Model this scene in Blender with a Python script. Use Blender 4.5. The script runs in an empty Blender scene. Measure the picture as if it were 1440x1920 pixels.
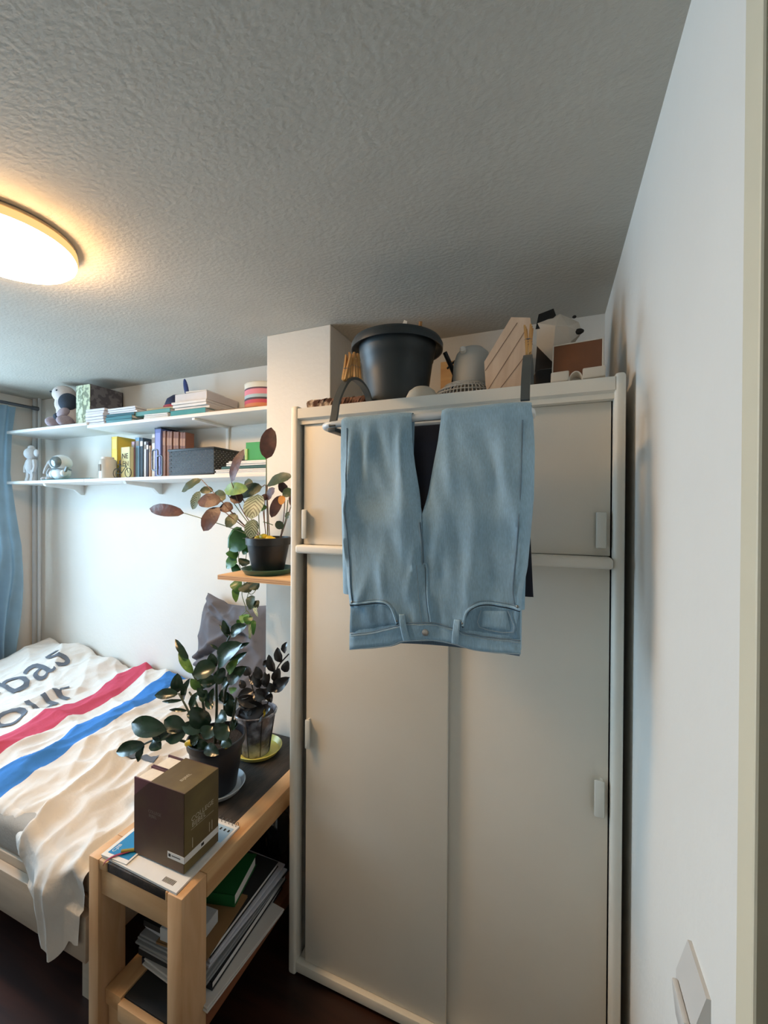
import bpy, bmesh, math, random
from mathutils import Vector, Matrix, noise
random.seed(11)
scene = bpy.context.scene
COL = scene.collection
PI = math.pi

# ------------------------------------------------------------------ camera, world, lights, exposure
F_PX, YAW, PITCH, ROLL = 773.26, 0.3842, 0.0050, 0.0059
cd = bpy.data.cameras.new('camera'); cam = bpy.data.objects.new('camera', cd); COL.objects.link(cam)
cd.sensor_fit = 'HORIZONTAL'; cd.sensor_width = 36.0; cd.lens = 36.0 * F_PX / 1440.0
cd.clip_start = 0.02
_f = Vector((-math.sin(YAW) * math.cos(PITCH), math.cos(YAW) * math.cos(PITCH), -math.sin(PITCH)))
_r0 = Vector((math.cos(YAW), math.sin(YAW), 0)); _u0 = _r0.cross(_f)
_r = math.cos(ROLL) * _r0 + math.sin(ROLL) * _u0
_u = -math.sin(ROLL) * _r0 + math.cos(ROLL) * _u0
cam.matrix_world = Matrix(((_r.x, _u.x, -_f.x, 0), (_r.y, _u.y, -_f.y, 0), (_r.z, _u.z, -_f.z, 1.62), (0, 0, 0, 1)))
scene.camera = cam

world = bpy.data.worlds.new('sky'); scene.world = world; world.use_nodes = True
world.node_tree.nodes['Background'].inputs[0].default_value = (0.62, 0.80, 1.0, 1)
world.node_tree.nodes['Background'].inputs[1].default_value = 1.5

def area(name, loc, rot, sx, sy, power, color):
    l = bpy.data.lights.new(name, 'AREA'); l.shape = 'RECTANGLE'; l.size = sx; l.size_y = sy
    l.energy = power; l.color = color
    o = bpy.data.objects.new(name, l); COL.objects.link(o); o.location = loc; o.rotation_euler = rot
    return o
WIN = (-0.15, 1.28, 0.92, 2.26)          # window opening: y0, y1, z0, z1 in the left wall
area('daylight_at_window', (-3.78, (WIN[0] + WIN[1]) / 2, (WIN[2] + WIN[3]) / 2), (0, -PI / 2, 0),
     WIN[3] - WIN[2], WIN[1] - WIN[0], 38, (0.50, 0.77, 1.0))
LAMP_STRENGTH = 29.0
vs = scene.view_settings
vs.view_transform = 'Standard'; vs.look = 'None'; vs.gamma = 1.0; vs.use_curve_mapping = False
vs.exposure = 1.2

# ------------------------------------------------------------------ room constants
HC = 2.42; YB = 1.884; XR = 0.198; XL = -3.56; YREAR = -1.5

# ------------------------------------------------------------------ materials
def lin(c):
    return tuple(((v / 255) / 12.92 if v / 255 <= 0.04045 else ((v / 255 + 0.055) / 1.055) ** 2.4) for v in c)
MATS = {}
def mat(name, rgb, rough=0.6, var=0.08, vscale=12.0, bump=0.0, bscale=60.0, metal=0.0, spec=0.5, stretch=None, rgb2=None, trans=0.0, sheen=0.0, lo=0.35, hi=0.65):
    """Principled surface with noise colour variation between rgb and rgb2, plus noise bump."""
    if name in MATS: return MATS[name]
    m = bpy.data.materials.new(name); m.use_nodes = True
    nt = m.node_tree; N = nt.nodes; L = nt.links
    b = N['Principled BSDF']
    b.inputs['Roughness'].default_value = rough
    b.inputs['Metallic'].default_value = metal
    b.inputs['Specular IOR Level'].default_value = spec
    if sheen: b.inputs['Sheen Weight'].default_value = sheen
    tc = N.new('ShaderNodeTexCoord'); mp = N.new('ShaderNodeMapping')
    L.new(tc.outputs['Object'], mp.inputs[0])
    if stretch: mp.inputs['Scale'].default_value = stretch
    nz = N.new('ShaderNodeTexNoise'); nz.inputs['Scale'].default_value = vscale; nz.inputs['Detail'].default_value = 5
    L.new(mp.outputs[0], nz.inputs['Vector'])
    cr = N.new('ShaderNodeValToRGB')
    c1 = lin(rgb); c2 = lin(rgb2) if rgb2 else tuple(v * (1 - var) for v in c1)
    cr.color_ramp.elements[0].position = lo; cr.color_ramp.elements[1].position = hi
    cr.color_ramp.elements[0].color = (*c2, 1); cr.color_ramp.elements[1].color = (*c1, 1)
    L.new(nz.outputs['Fac'], cr.inputs[0]); L.new(cr.outputs[0], b.inputs['Base Color'])
    if bump:
        nb = N.new('ShaderNodeTexNoise'); nb.inputs['Scale'].default_value = bscale; nb.inputs['Detail'].default_value = 4
        L.new(mp.outputs[0], nb.inputs['Vector'])
        bp = N.new('ShaderNodeBump'); bp.inputs['Strength'].default_value = bump; bp.inputs['Distance'].default_value = 0.01
        L.new(nb.outputs['Fac'], bp.inputs['Height']); L.new(bp.outputs[0], b.inputs['Normal'])
    if trans:
        tr = N.new('ShaderNodeBsdfTranslucent'); L.new(cr.outputs[0], tr.inputs['Color'])
        mx = N.new('ShaderNodeMixShader'); mx.inputs[0].default_value = trans
        L.new(b.outputs[0], mx.inputs[1]); L.new(tr.outputs[0], mx.inputs[2])
        L.new(mx.outputs[0], N['Material Output'].inputs['Surface'])
    MATS[name] = m
    return m

def emit(name, rgb, strength):
    m = bpy.data.materials.new(name); m.use_nodes = True; N = m.node_tree.nodes
    N.remove(N['Principled BSDF']); e = N.new('ShaderNodeEmission')
    e.inputs[0].default_value = (*rgb, 1); e.inputs[1].default_value = strength
    m.node_tree.links.new(e.outputs[0], N['Material Output'].inputs['Surface']); return m

def uv_stripe(name, ca, cb, scale, width, angle_v, rough=0.45, cedge=None):
    """Leaf with slanted feather stripes running from the midrib (uv: u along, v across -1..1)."""
    m = bpy.data.materials.new(name); m.use_nodes = True; nt = m.node_tree; N = nt.nodes; L = nt.links
    b = N['Principled BSDF']; b.inputs['Roughness'].default_value = rough
    uv = N.new('ShaderNodeUVMap'); sp = N.new('ShaderNodeSeparateXYZ'); L.new(uv.outputs[0], sp.inputs[0])
    ab = N.new('ShaderNodeMath'); ab.operation = 'ABSOLUTE'; L.new(sp.outputs[1], ab.inputs[0])
    mu = N.new('ShaderNodeMath'); mu.operation = 'MULTIPLY'; mu.inputs[1].default_value = -angle_v; L.new(ab.outputs[0], mu.inputs[0])
    ad = N.new('ShaderNodeMath'); ad.operation = 'ADD'; L.new(sp.outputs[0], ad.inputs[0]); L.new(mu.outputs[0], ad.inputs[1])
    sc = N.new('ShaderNodeMath'); sc.operation = 'MULTIPLY'; sc.inputs[1].default_value = scale; L.new(ad.outputs[0], sc.inputs[0])
    fr = N.new('ShaderNodeMath'); fr.operation = 'FRACT'; L.new(sc.outputs[0], fr.inputs[0])
    cr = N.new('ShaderNodeValToRGB')
    e = cr.color_ramp.elements; e[0].position = max(0.0, width - 0.15); e[0].color = (*lin(cb), 1); e[1].position = width + 0.1; e[1].color = (*lin(ca), 1)
    L.new(fr.outputs[0], cr.inputs[0]); L.new(cr.outputs[0], b.inputs['Base Color'])
    return m

def wood(name, c1, c2, axis='y', scale=7.0, rough=0.55, knots=False):
    m = bpy.data.materials.new(name); m.use_nodes = True; nt = m.node_tree; N = nt.nodes; L = nt.links
    b = N['Principled BSDF']; b.inputs['Roughness'].default_value = rough
    tc = N.new('ShaderNodeTexCoord'); mp = N.new('ShaderNodeMapping'); L.new(tc.outputs['Object'], mp.inputs[0])
    s = {'x': (0.12, 1, 1), 'y': (1, 0.12, 1), 'z': (1, 1, 0.12)}[axis]
    mp.inputs['Scale'].default_value = tuple(v * scale for v in s)
    nz = N.new('ShaderNodeTexNoise'); nz.inputs['Scale'].default_value = 4.0; nz.inputs['Detail'].default_value = 6; nz.inputs['Distortion'].default_value = 0.6
    L.new(mp.outputs[0], nz.inputs['Vector'])
    cr = N.new('ShaderNodeValToRGB'); e = cr.color_ramp.elements
    e[0].position = 0.32; e[0].color = (*lin(c2), 1); e[1].position = 0.62; e[1].color = (*lin(c1), 1)
    L.new(nz.outputs['Fac'], cr.inputs[0]); L.new(cr.outputs[0], b.inputs['Base Color'])
    bp = N.new('ShaderNodeBump'); bp.inputs['Strength'].default_value = 0.12; bp.inputs['Distance'].default_value = 0.004
    L.new(nz.outputs['Fac'], bp.inputs['Height']); L.new(bp.outputs[0], b.inputs['Normal'])
    return m

# ------------------------------------------------------------------ mesh building
class MB:
    def __init__(s): s.v = []; s.f = []; s.uv = []
    def add(s, vs, fs, uv=None):
        o = len(s.v); s.v += [Vector(p) for p in vs]; s.f += [tuple(i + o for i in f) for f in fs]
        s.uv += uv if uv else [(0, 0)] * len(vs); return s
    def box(s, x0, x1, y0, y1, z0, z1, bev=0.0, M=None, seg=2):
        bm = bmesh.new(); bmesh.ops.create_cube(bm, size=1)
        for v in bm.verts: v.co = Vector(((x0 + x1) / 2 + v.co.x * (x1 - x0), (y0 + y1) / 2 + v.co.y * (y1 - y0), (z0 + z1) / 2 + v.co.z * (z1 - z0)))
        if bev: bmesh.ops.bevel(bm, geom=list(bm.edges), offset=bev, segments=seg, affect='EDGES', profile=0.5)
        bm.verts.index_update()
        vs = [(M @ v.co if M else v.co.copy()) for v in bm.verts]; fs = [[v.index for v in f.verts] for f in bm.faces]
        bm.free(); return s.add(vs, fs)
    def tube(s, pts, r, seg=8, closed=False, rx=None):
        pts = [Vector(p) for p in pts]; n = len(pts); rings = []
        rs = r if isinstance(r, (list, tuple)) else [r] * n
        up = None
        for i, p in enumerate(pts):
            a = pts[(i - 1) % n] if (i or closed) else p; b = pts[(i + 1) % n] if (i < n - 1 or closed) else p
            t = (b - a); t = t.normalized() if t.length > 1e-9 else Vector((0, 0, 1))
            if up is None:
                up = Vector((0, 0, 1)) if abs(t.z) < 0.9 else Vector((1, 0, 0))
            side = t.cross(up)
            if side.length < 1e-6: side = t.orthogonal()
            side.normalize(); up = side.cross(t).normalized()
            rings.append([p + (side * math.cos(k * 2 * PI / seg) + up * math.sin(k * 2 * PI / seg)) * rs[i] for k in range(seg)])
        vs = [v for R in rings for v in R]; fs = []
        m = n if closed else n - 1
        for i in range(m):
            for k in range(seg):
                a = i * seg + k; b = i * seg + (k + 1) % seg; j = (i + 1) % n
                fs.append((a, b, j * seg + (k + 1) % seg, j * seg + k))
        if not closed:
            fs.append(tuple(range(seg))[::-1]); fs.append(tuple((n - 1) * seg + k for k in range(seg)))
        return s.add(vs, fs)
    def lathe(s, prof, c=(0, 0, 0), seg=32, M=None, sx=1.0, sy=1.0):
        vs = []; fs = []; n = len(prof)
        for r, z in prof:
            for k in range(seg):
                a = k * 2 * PI / seg; p = Vector((c[0] + r * sx * math.cos(a), c[1] + r * sy * math.sin(a), c[2] + z)); vs.append(M @ p if M else p)
        for i in range(n - 1):
            for k in range(seg):
                k2 = (k + 1) % seg; fs.append((i * seg + k, i * seg + k2, (i + 1) * seg + k2, (i + 1) * seg + k))
        fs.append(tuple(range(seg))[::-1]); fs.append(tuple((n - 1) * seg + k for k in range(seg)))
        return s.add(vs, fs)
    def ell(s, c, r, seg=16, ring=10, M=None):
        vs = []; fs = []; c = Vector(c)
        for i in range(ring + 1):
            ph = PI * i / ring
            for k in range(seg):
                a = 2 * PI * k / seg
                p = Vector((r[0] * math.sin(ph) * math.cos(a), r[1] * math.sin(ph) * math.sin(a), r[2] * math.cos(ph)))
                if M: p = M @ p
                vs.append(c + p)
        for i in range(ring):
            for k in range(seg):
                k2 = (k + 1) % seg; fs.append((i * seg + k, (i + 1) * seg + k, (i + 1) * seg + k2, i * seg + k2))
        return s.add(vs, fs)
    def prism(s, poly, vec):
        n = len(poly); vec = Vector(vec); a = [Vector(p) for p in poly]; b = [p + vec for p in a]
        fs = [tuple(range(n))[::-1], tuple(range(n, 2 * n))] + [(i, (i + 1) % n, n + (i + 1) % n, n + i) for i in range(n)]
        return s.add(a + b, fs)
    def grid(s, fn, nu, nv, closeu=False):
        vs = [fn(i / nu, j / nv) for j in range(nv + 1) for i in range(nu + (0 if closeu else 1))]
        w = nu if closeu else nu + 1; fs = []
        for j in range(nv):
            for i in range(nu):
                i2 = (i + 1) % w; fs.append((j * w + i, j * w + i2, (j + 1) * w + i2, (j + 1) * w + i))
        uv = [(i / nu, j / nv) for j in range(nv + 1) for i in range(nu + (0 if closeu else 1))]
        return s.add(vs, fs, uv)
    def xf(s, M):
        s.v = [M @ v for v in s.v]; return s
    def build(s, name, material, parent=None, smooth=40, origin=None):
        me = bpy.data.meshes.new(name)
        if parent is not None: org = root_loc(parent)
        elif origin is not None: org = Vector(origin)
        else:
            xs = [v.x for v in s.v]; ys = [v.y for v in s.v]; zs = [v.z for v in s.v]
            org = Vector(((min(xs) + max(xs)) / 2, (min(ys) + max(ys)) / 2, min(zs)))
        me.from_pydata([tuple(v - org) for v in s.v], [], s.f)
        if any(u != (0, 0) for u in s.uv):
            ul = me.uv_layers.new(name='UVMap')
            for lp in me.loops: ul.data[lp.index].uv = s.uv[lp.vertex_index]
        bm = bmesh.new(); bm.from_mesh(me); bmesh.ops.recalc_face_normals(bm, faces=bm.faces); bm.to_mesh(me); bm.free()
        if smooth:
            me.polygons.foreach_set('use_smooth', [True] * len(me.polygons)); me.set_sharp_from_angle(angle=math.radians(smooth))
        me.materials.append(material); me.update()
        o = bpy.data.objects.new(name, me); COL.objects.link(o)
        if parent is not None: o.parent = parent
        else: o.location = org
        return o

def root_loc(o):
    while o.parent is not None: o = o.parent
    return Vector(o.location)
def tag(o, label=None, cat=None, group=None, kind=None):
    if label: o['label'] = label
    if cat: o['category'] = cat
    if group: o['group'] = group
    if kind: o['kind'] = kind
    return o
def thing(name, label, cat, loc, group=None):
    o = bpy.data.objects.new(name, None); COL.objects.link(o); o.location = loc; o.empty_display_size = 0.05
    return tag(o, label, cat, group)
def one(name, label, cat, mb, material, group=None, smooth=40):
    return tag(mb.build(name, material, None, smooth), label, cat, group)
def struct(name, mb, material, parent=None, smooth=0):
    o = mb.build(name, material, parent, smooth)
    if parent is None: o['kind'] = 'structure'
    return o
def rotz(a, c=(0, 0, 0)):
    c = Vector(c); return Matrix.Translation(c) @ Matrix.Rotation(a, 4, 'Z') @ Matrix.Translation(-c)
def rot(axis, a, c=(0, 0, 0)):
    c = Vector(c); return Matrix.Translation(c) @ Matrix.Rotation(a, 4, axis) @ Matrix.Translation(-c)
def smooth_path(pts, n=6):
    """Catmull-Rom through the points."""
    P = [Vector(p) for p in pts]; out = []
    for i in range(len(P) - 1):
        p0 = P[max(i - 1, 0)]; p1 = P[i]; p2 = P[i + 1]; p3 = P[min(i + 2, len(P) - 1)]
        for k in range(n):
            t = k / n
            out.append(0.5 * ((2 * p1) + (p2 - p0) * t + (2 * p0 - 5 * p1 + 4 * p2 - p3) * t * t + (3 * p1 - p0 - 3 * p2 + p3) * t ** 3))
    out.append(P[-1]); return out
def interp(tbl, x):
    if x <= tbl[0][0]: return tbl[0][1]
    for (a, fa), (b, fb) in zip(tbl, tbl[1:]):
        if x <= b: return fa + (fb - fa) * (x - a) / (b - a)
    return tbl[-1][1]
def sst(a, b, x):
    t = min(1, max(0, (x - a) / (b - a))); return t * t * (3 - 2 * t)
def text_mb(body, size, place, maxlen=None):
    """Flat lettering: glyph outlines as a triangulated sheet, each point (u, v) put in space by place(u, v)."""
    cu = bpy.data.curves.new('lettering', 'FONT'); cu.body = body; cu.size = size; cu.align_x = 'LEFT'
    cu.resolution_u = 3
    ob = bpy.data.objects.new('lettering_tmp', cu); COL.objects.link(ob)
    dg = bpy.context.evaluated_depsgraph_get(); dg.update()
    me = bpy.data.meshes.new_from_object(ob.evaluated_get(dg)); bpy.data.objects.remove(ob)
    bm = bmesh.new(); bm.from_mesh(me); bmesh.ops.triangulate(bm, faces=bm.faces)
    if maxlen:
        for _ in range(5):
            ed = [e for e in bm.edges if e.calc_length() > maxlen]
            if not ed: break
            bmesh.ops.subdivide_edges(bm, edges=ed, cuts=1); bmesh.ops.triangulate(bm, faces=bm.faces)
    bm.verts.index_update(); mb = MB()
    mb.add([place(v.co.x, v.co.y) for v in bm.verts], [[v.index for v in f.verts] for f in bm.faces])
    bm.free(); bpy.data.meshes.remove(me); bpy.data.curves.remove(cu); return mb
# ================================================================== THE ROOM
M_WALL = mat('wall_paint', (232, 228, 220), 0.75, 0.03, 3, 0.10, 55)
M_CEIL = mat('brushed_plaster', (196, 190, 178), 0.85, 0.05, 5, 0.27, 62, stretch=(1, 1.6, 1))
M_FLOOR = wood('dark_floor', (58, 30, 20), (34, 18, 13), 'x', 5, 0.4)
M_TRIM = mat('cream_gloss', (222, 212, 186), 0.45, 0.03)
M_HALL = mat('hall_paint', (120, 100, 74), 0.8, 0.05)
M_WHITE = mat('white_plastic', (228, 226, 220), 0.4, 0.02)
M_SHELFW = mat('white_laminate', (236, 236, 232), 0.45, 0.02)

struct('floor', MB().box(XL - .3, 1.7, YREAR, YB + .12, -0.06, 0), M_FLOOR)
struct('ceiling', MB().box(XL - .3, 1.7, YREAR, YB + .12, HC, HC + .06), M_CEIL)
struct('wall_back', MB().box(XL - .3, 0.4, YB, YB + .12, 0, HC), M_WALL)
struct('wall_rear', MB().box(XL - .3, 1.7, YREAR - .12, YREAR, 0, HC), mat('rear_paint', (206, 198, 184), .8, .04))
struct('wall_column', MB().box(-1.2203, -0.8864, 1.5648, YB, 0, HC, 0.003), M_WALL)
w = MB()
w.box(XR, XR + .13, 0.565, YB + .12, 0, HC)
w.box(XR, XR + .13, YREAR, -0.36, 0, HC)
w.box(XR, XR + .13, -0.36, 0.565, 2.24, HC)
struct('wall_right', w, M_WALL)
# door opening beside the camera, cream lining, dark hall beyond
t = MB(); t.box(XR - .006, XR + .15, 0.523, 0.565, 0, 2.24, 0.003); t.box(XR - .006, XR + .15, -0.36, -0.318, 0, 2.24, 0.003)
t.box(XR - .006, XR + .15, -0.318, 0.523, 2.198, 2.24, 0.003)
struct('trim_1', t, M_TRIM)
struct('wall_hall', MB().box(1.55, 1.7, YREAR, YB + .12, 0, HC).box(XR + .13, 1.55, 0.95, 1.05, 0, HC), M_HALL)
# left wall with the window opening
y0, y1, z0, z1 = WIN
w = MB()
w.box(XL - .24, XL, YREAR, y0, 0, HC); w.box(XL - .24, XL, y1, YB + .12, 0, HC)
w.box(XL - .24, XL, y0, y1, 0, z0); w.box(XL - .24, XL, y0, y1, z1, HC)
struct('wall_left', w, M_WALL)
wf = MB(); xw = XL - .17
wf.box(xw, xw + .06, y0, y0 + .05, z0, z1, .004).box(xw, xw + .06, y1 - .05, y1, z0, z1, .004)
wf.box(xw, xw + .06, y0 + .05, y1 - .05, z0, z0 + .05, .004).box(xw, xw + .06, y0 + .05, y1 - .05, z1 - .05, z1, .004)
win = struct('window_1', wf, M_WHITE)
ym = (y0 + y1) / 2
struct('window_mullion', MB().box(xw + .005, xw + .055, ym - .025, ym + .025, z0 + .05, z1 - .05, .003), M_WHITE, win)
gm = bpy.data.materials.new('window_glass'); gm.use_nodes = True; N = gm.node_tree.nodes; N.remove(N['Principled BSDF'])
a = N.new('ShaderNodeBsdfTransparent'); g = N.new('ShaderNodeBsdfGlossy'); g.inputs['Roughness'].default_value = .02
x = N.new('ShaderNodeMixShader'); x.inputs[0].default_value = .06
gm.node_tree.links.new(a.outputs[0], x.inputs[1]); gm.node_tree.links.new(g.outputs[0], x.inputs[2]); gm.node_tree.links.new(x.outputs[0], N['Material Output'].inputs['Surface'])
for a0, a1 in ((y0 + .05, ym - .025), (ym + .025, y1 - .05)):
    struct('pane', MB().box(xw + .027, xw + .033, a0, a1, z0 + .05, z1 - .05), gm, win)
struct('window_sill', MB().box(XL - .11, XL + .05, y0 - .03, y1 + .03, z0 - .03, z0, .004), M_WHITE, win)

# heating pipes in the far corner
M_PIPE = mat('pipe_paint', (198, 202, 204), 0.4, 0.03)
hp = thing('heating_pipes', 'pair of slim painted heating pipes rising in the far room corner', 'pipe', (-3.5, 1.85, 0))
hp_r = (0.016, 0.010)
for (px, r) in ((-3.525, .017), (-3.472, .011)):
    MB().tube([(px, 1.855, 0.0), (px, 1.855, 1.2), (px, 1.855, HC)], r, 12).build('pipe', M_PIPE, hp)

# curtain on its rod
M_CURT = mat('blue_curtain', (164, 198, 220), 0.85, 0.10, 9, 0.1, 90, trans=0.45)
def curtain_fn(s, t):
    z = 0.30 + (2.315 - 0.30) * t
    edge = interp([(0.3, 1.66), (0.95, 1.70), (1.2, 1.715), (1.35, 1.72), (1.6, 1.685), (1.85, 1.655), (2.1, 1.665), (2.32, 1.69)], z)
    near = 1.36
    y = near + (edge - near) * s
    amp = 0.045 * (0.55 + 0.45 * math.sin(z * 2.1 + 1.0))
    x = -3.43 + amp * math.sin(s * 5.2 * 2 * PI + 0.6 * math.sin(z * 2.4)) + 0.02 * noise.noise(Vector((s * 3, z * 1.5, 4)))
    x += 0.03 * sst(1.5, 1.1, z) * math.sin(s * 9 + z * 5)
    return Vector((x, y, z))
cu = thing('curtain', 'light blue gathered curtain hanging beside the bed at the window', 'curtain', (-3.43, 1.5, 0.3))
MB().grid(curtain_fn, 110, 40).build('curtain_cloth', M_CURT, cu, smooth=180)
M_ROD = mat('grey_metal', (96, 102, 112), 0.35, 0.03, metal=0.6)
cr_ = thing('curtain_rod', 'thin grey metal curtain rod ending near the room corner', 'curtain rod', (-3.44, 0.9, 2.33))
MB().tube([(-3.44, 0.1, 2.335), (-3.44, 1.0, 2.335), (-3.44, 1.80, 2.335)], 0.011, 12).build('pole', M_ROD, cr_)
MB().lathe([(0.0, -.02), (.016, -.018), (.016, .018), (0, .02)], (0, 0, 0), 12, Matrix.Translation((-3.44, 1.81, 2.335)) @ Matrix.Rotation(PI / 2, 4, 'X')).build('end_cap', M_ROD, cr_)
MB().box(-3.56, -3.43, 1.565, 1.585, 2.325, 2.345, .003).build('rod_bracket', M_ROD, cr_)

# ceiling lamp
lm = thing('ceiling_lamp', 'round flush ceiling lamp glowing warm white', 'lamp', (-1.49, 0.70, HC))
MB().lathe([(.0, 0), (.165, 0), (.176, -.003), (.177, -.010), (.172, -.012), (0, -.012)], (-1.49, .70, HC), 64).build('mount_ring', mat('lamp_ring', (226, 200, 160), 0.4, 0.02), lm)
MB().lathe([(.170, -.012), (.178, -.013), (.180, -.031), (.174, -.034), (.168, -.033)], (-1.49, .70, HC), 64).build('glowing_skirt', emit('lamp_skirt_glow', (1.0, 0.58, 0.22), 0.55), lm)
MB().lathe([(.174, -.034), (.177, -.040), (.174, -.049), (.163, -.060), (.13, -.069), (.06, -.076), (0.001, -.077)], (-1.49, .70, HC), 64).build('diffuser', emit('lamp_glow', (1.0, 0.63, 0.32), LAMP_STRENGTH), lm)

# light switch on the right wall
sw = thing('light_switch', 'white rocker light switch on the right wall', 'switch', (XR, 0.695, 0.868))
MB().prism([(XR, .655, .985), (XR - .005, .655, .985), (XR - .019, .655, .935), (XR - .019, .655, .880), (XR - .010, .655, .868), (XR, .655, .868)], (0, .080, 0)).build('housing', mat('switch_plastic', (208, 204, 198), .4, .02), sw)
MB().box(-.004, .004, -.030, .030, -.030, .024, .0025, Matrix.Translation((XR - .021, .695, .908)) @ Matrix.Rotation(-.10, 4, 'Y')).build('rocker', mat('switch_plastic', (208, 204, 198), .4, .02), sw)
# ================================================================== WARDROBE
M_WARD = mat('wardrobe_foil', (234, 228, 215), 0.5, 0.02, 6, 0.03, 300)
M_DOOR = mat('wardrobe_door', (230, 223, 210), 0.55, 0.03, 5, 0.04, 260)
M_HAND = mat('handle_plastic', (226, 224, 214), 0.4, 0.02)
M_DARK = mat('dark_void', (30, 27, 26), 0.8, 0.1)
YF = 1.206; WX0, WX1 = -0.840, 0.177
wd = thing('wardrobe', 'tall off-white sliding-door wardrobe standing against the right wall', 'wardrobe', ((WX0 + WX1) / 2, 1.5, 0))
for a, b in ((WX0, WX0 + .030), (WX1 - .026, WX1)):
    m = MB(); m.box(a, b, YF, 1.255, 0, 1.978, .009, seg=3)
    m.box(a + (.004 if a < 0 else .008), b - (.008 if a < 0 else .004), 1.255, 1.86, 0, 1.965)
    m.build('side_panel', M_WARD, wd)
m = MB(); m.prism([(WX0 + .028, YF + .002, 1.968), (WX0 + .028, YF + .002, 1.934), (WX0 + .028, YF + .012, 1.928), (WX0 + .028, YF + .012, 1.914), (WX0 + .028, YF + .045, 1.914), (WX0 + .028, YF + .045, 1.968)], (WX1 - WX0 - .053, 0, 0))
m.build('top_rail', M_WARD, wd)
MB().box(WX0 + .028, WX1 - .025, YF + .045, 1.86, 1.936, 1.954).build('top_panel', M_WARD, wd)
MB().box(WX0 + .028, WX1 - .025, 1.848, 1.86, 0.05, 1.936).build('back_panel', M_WARD, wd)
MB().box(WX0 + .028, WX1 - .027, YF - .012, YF + .075, 1.470, 1.4985, .008, seg=3).build('middle_ledge', M_WARD, wd)
m = MB(); m.box(WX0 + .028, WX1 - .025, YF + .004, YF + .03, 0.012, 0.046, .004); m.box(WX0 + .028, WX1 - .025, YF + .03, YF + .10, 0.012, 0.040)
m.build('bottom_rail', M_WARD, wd)
def slab_door(x0, x1, y, z0, z1): return MB().box(x0, x1, y, y + .015, z0, z1, .0015).build('door', M_DOOR, wd)
def handle(door, x0, x1, z0, z1, y, side):
    m = MB(); m.box(x0, x1, y - .020, y - .014, z0, z1, .0035)
    xs = (x0 + .004, x0 + .010) if side < 0 else (x1 - .010, x1 - .004)
    m.box(xs[0], xs[1], y - .015, y + .001, z0 + .002, z1 - .002)
    m.build('handle', M_HAND, door)
MB().box(WX0 + .03, WX1 - .03, 1.30, 1.305, 0.05, 1.93).build('door_gap_shade', M_DARK, wd)  # added dark sheet behind the doors, painted shade for their gaps
d = slab_door(-.797, -.28, YF + .020, 1.50, 1.9135); handle(d, -.806 + .012, -.783 + .008, 1.519, 1.620, YF + .020, -1)
d = slab_door(-.32, .1475, YF + .040, 1.50, 1.9135); handle(d, .112, .137, 1.521, 1.618, YF + .040, 1)
d = slab_door(-.783, -.285, YF + .020, .047, 1.4695); handle(d, -.776, -.757, .800, .900, YF + .020, -1)
d = slab_door(-.33, .1475, YF + .040, .041, 1.4695); handle(d, .113, .138, .806, .904, YF + .040, 1)

# ================================================================== DRYING RACK over the wardrobe edge
M_RACKW = mat('rack_white', (216, 220, 222), 0.35, 0.02)
M_RACKD = mat('rack_grey', (84, 88, 87), 0.42, 0.04)
BARY, BARZ, BARY2 = 0.990, 1.852, 1.100
rk = thing('drying_rack', 'white two-bar drying rack hooked over the wardrobe front by grey arms', 'rack', (-.3, 1.05, 1.84))
def bar_path():
    xl, xr = -.592, -.044; r = .04; pts = []
    for cx, cy, a0 in ((xr - r, BARY + r, -90), (xr - r, BARY2 - r, 0), (xl + r, BARY2 - r, 90), (xl + r, BARY + r, 180)):
        for k in range(6):
            a = math.radians(a0 + 18 * k); pts.append((cx + r * math.cos(a), cy + r * math.sin(a), BARZ))
    return pts
MB().tube(bar_path(), .0095, 10, closed=True).build('bar_loop', M_RACKW, rk)
MB().tube([(-.55, 1.045, BARZ - .004), (-.3, 1.045, BARZ - .004), (-.055, 1.045, BARZ - .004)], .0055, 8).build('middle_wire', M_RACKW, rk)
def arm(x, y0, lowest):
    pts = smooth_path([lowest, (x, .997, 1.884), (x, 1.006, 1.915), (x, 1.034, 1.958), (x, 1.075, 1.998), (x, 1.125, 2.014), (x, 1.175, 2.010), (x, 1.212, 1.992), (x, 1.226, 1.974)], 5)
    vs = []; fs = []
    n = len(pts)
    for i, p in enumerate(pts):
        t = (pts[min(i + 1, n - 1)] - pts[max(i - 1, 0)]).normalized(); nr = Vector((0, -t.z, t.y))
        for sx, sn in ((-.010, -.004), (.010, -.004), (.010, .004), (-.010, .004)): vs.append(p + Vector((sx, 0, 0)) + nr * sn)
    for i in range(n - 1):
        for k in range(4): fs.append((i * 4 + k, i * 4 + (k + 1) % 4, i * 4 + 4 + (k + 1) % 4, i * 4 + 4 + k))
    fs += [(0, 1, 2, 3), tuple((n - 1) * 4 + k for k in range(4))]
    m = MB(); m.add(vs, fs); m.box(x - .012, x + .012, y0, 1.115, BARZ - .022, BARZ - .0105, .002)
    m.build('hook_arm', M_RACKD, rk, smooth=50)
arm(-.550, .978, (-.550, .984, 1.845)); arm(-.056, 1.012, (-.056, .993, 1.872))

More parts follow.
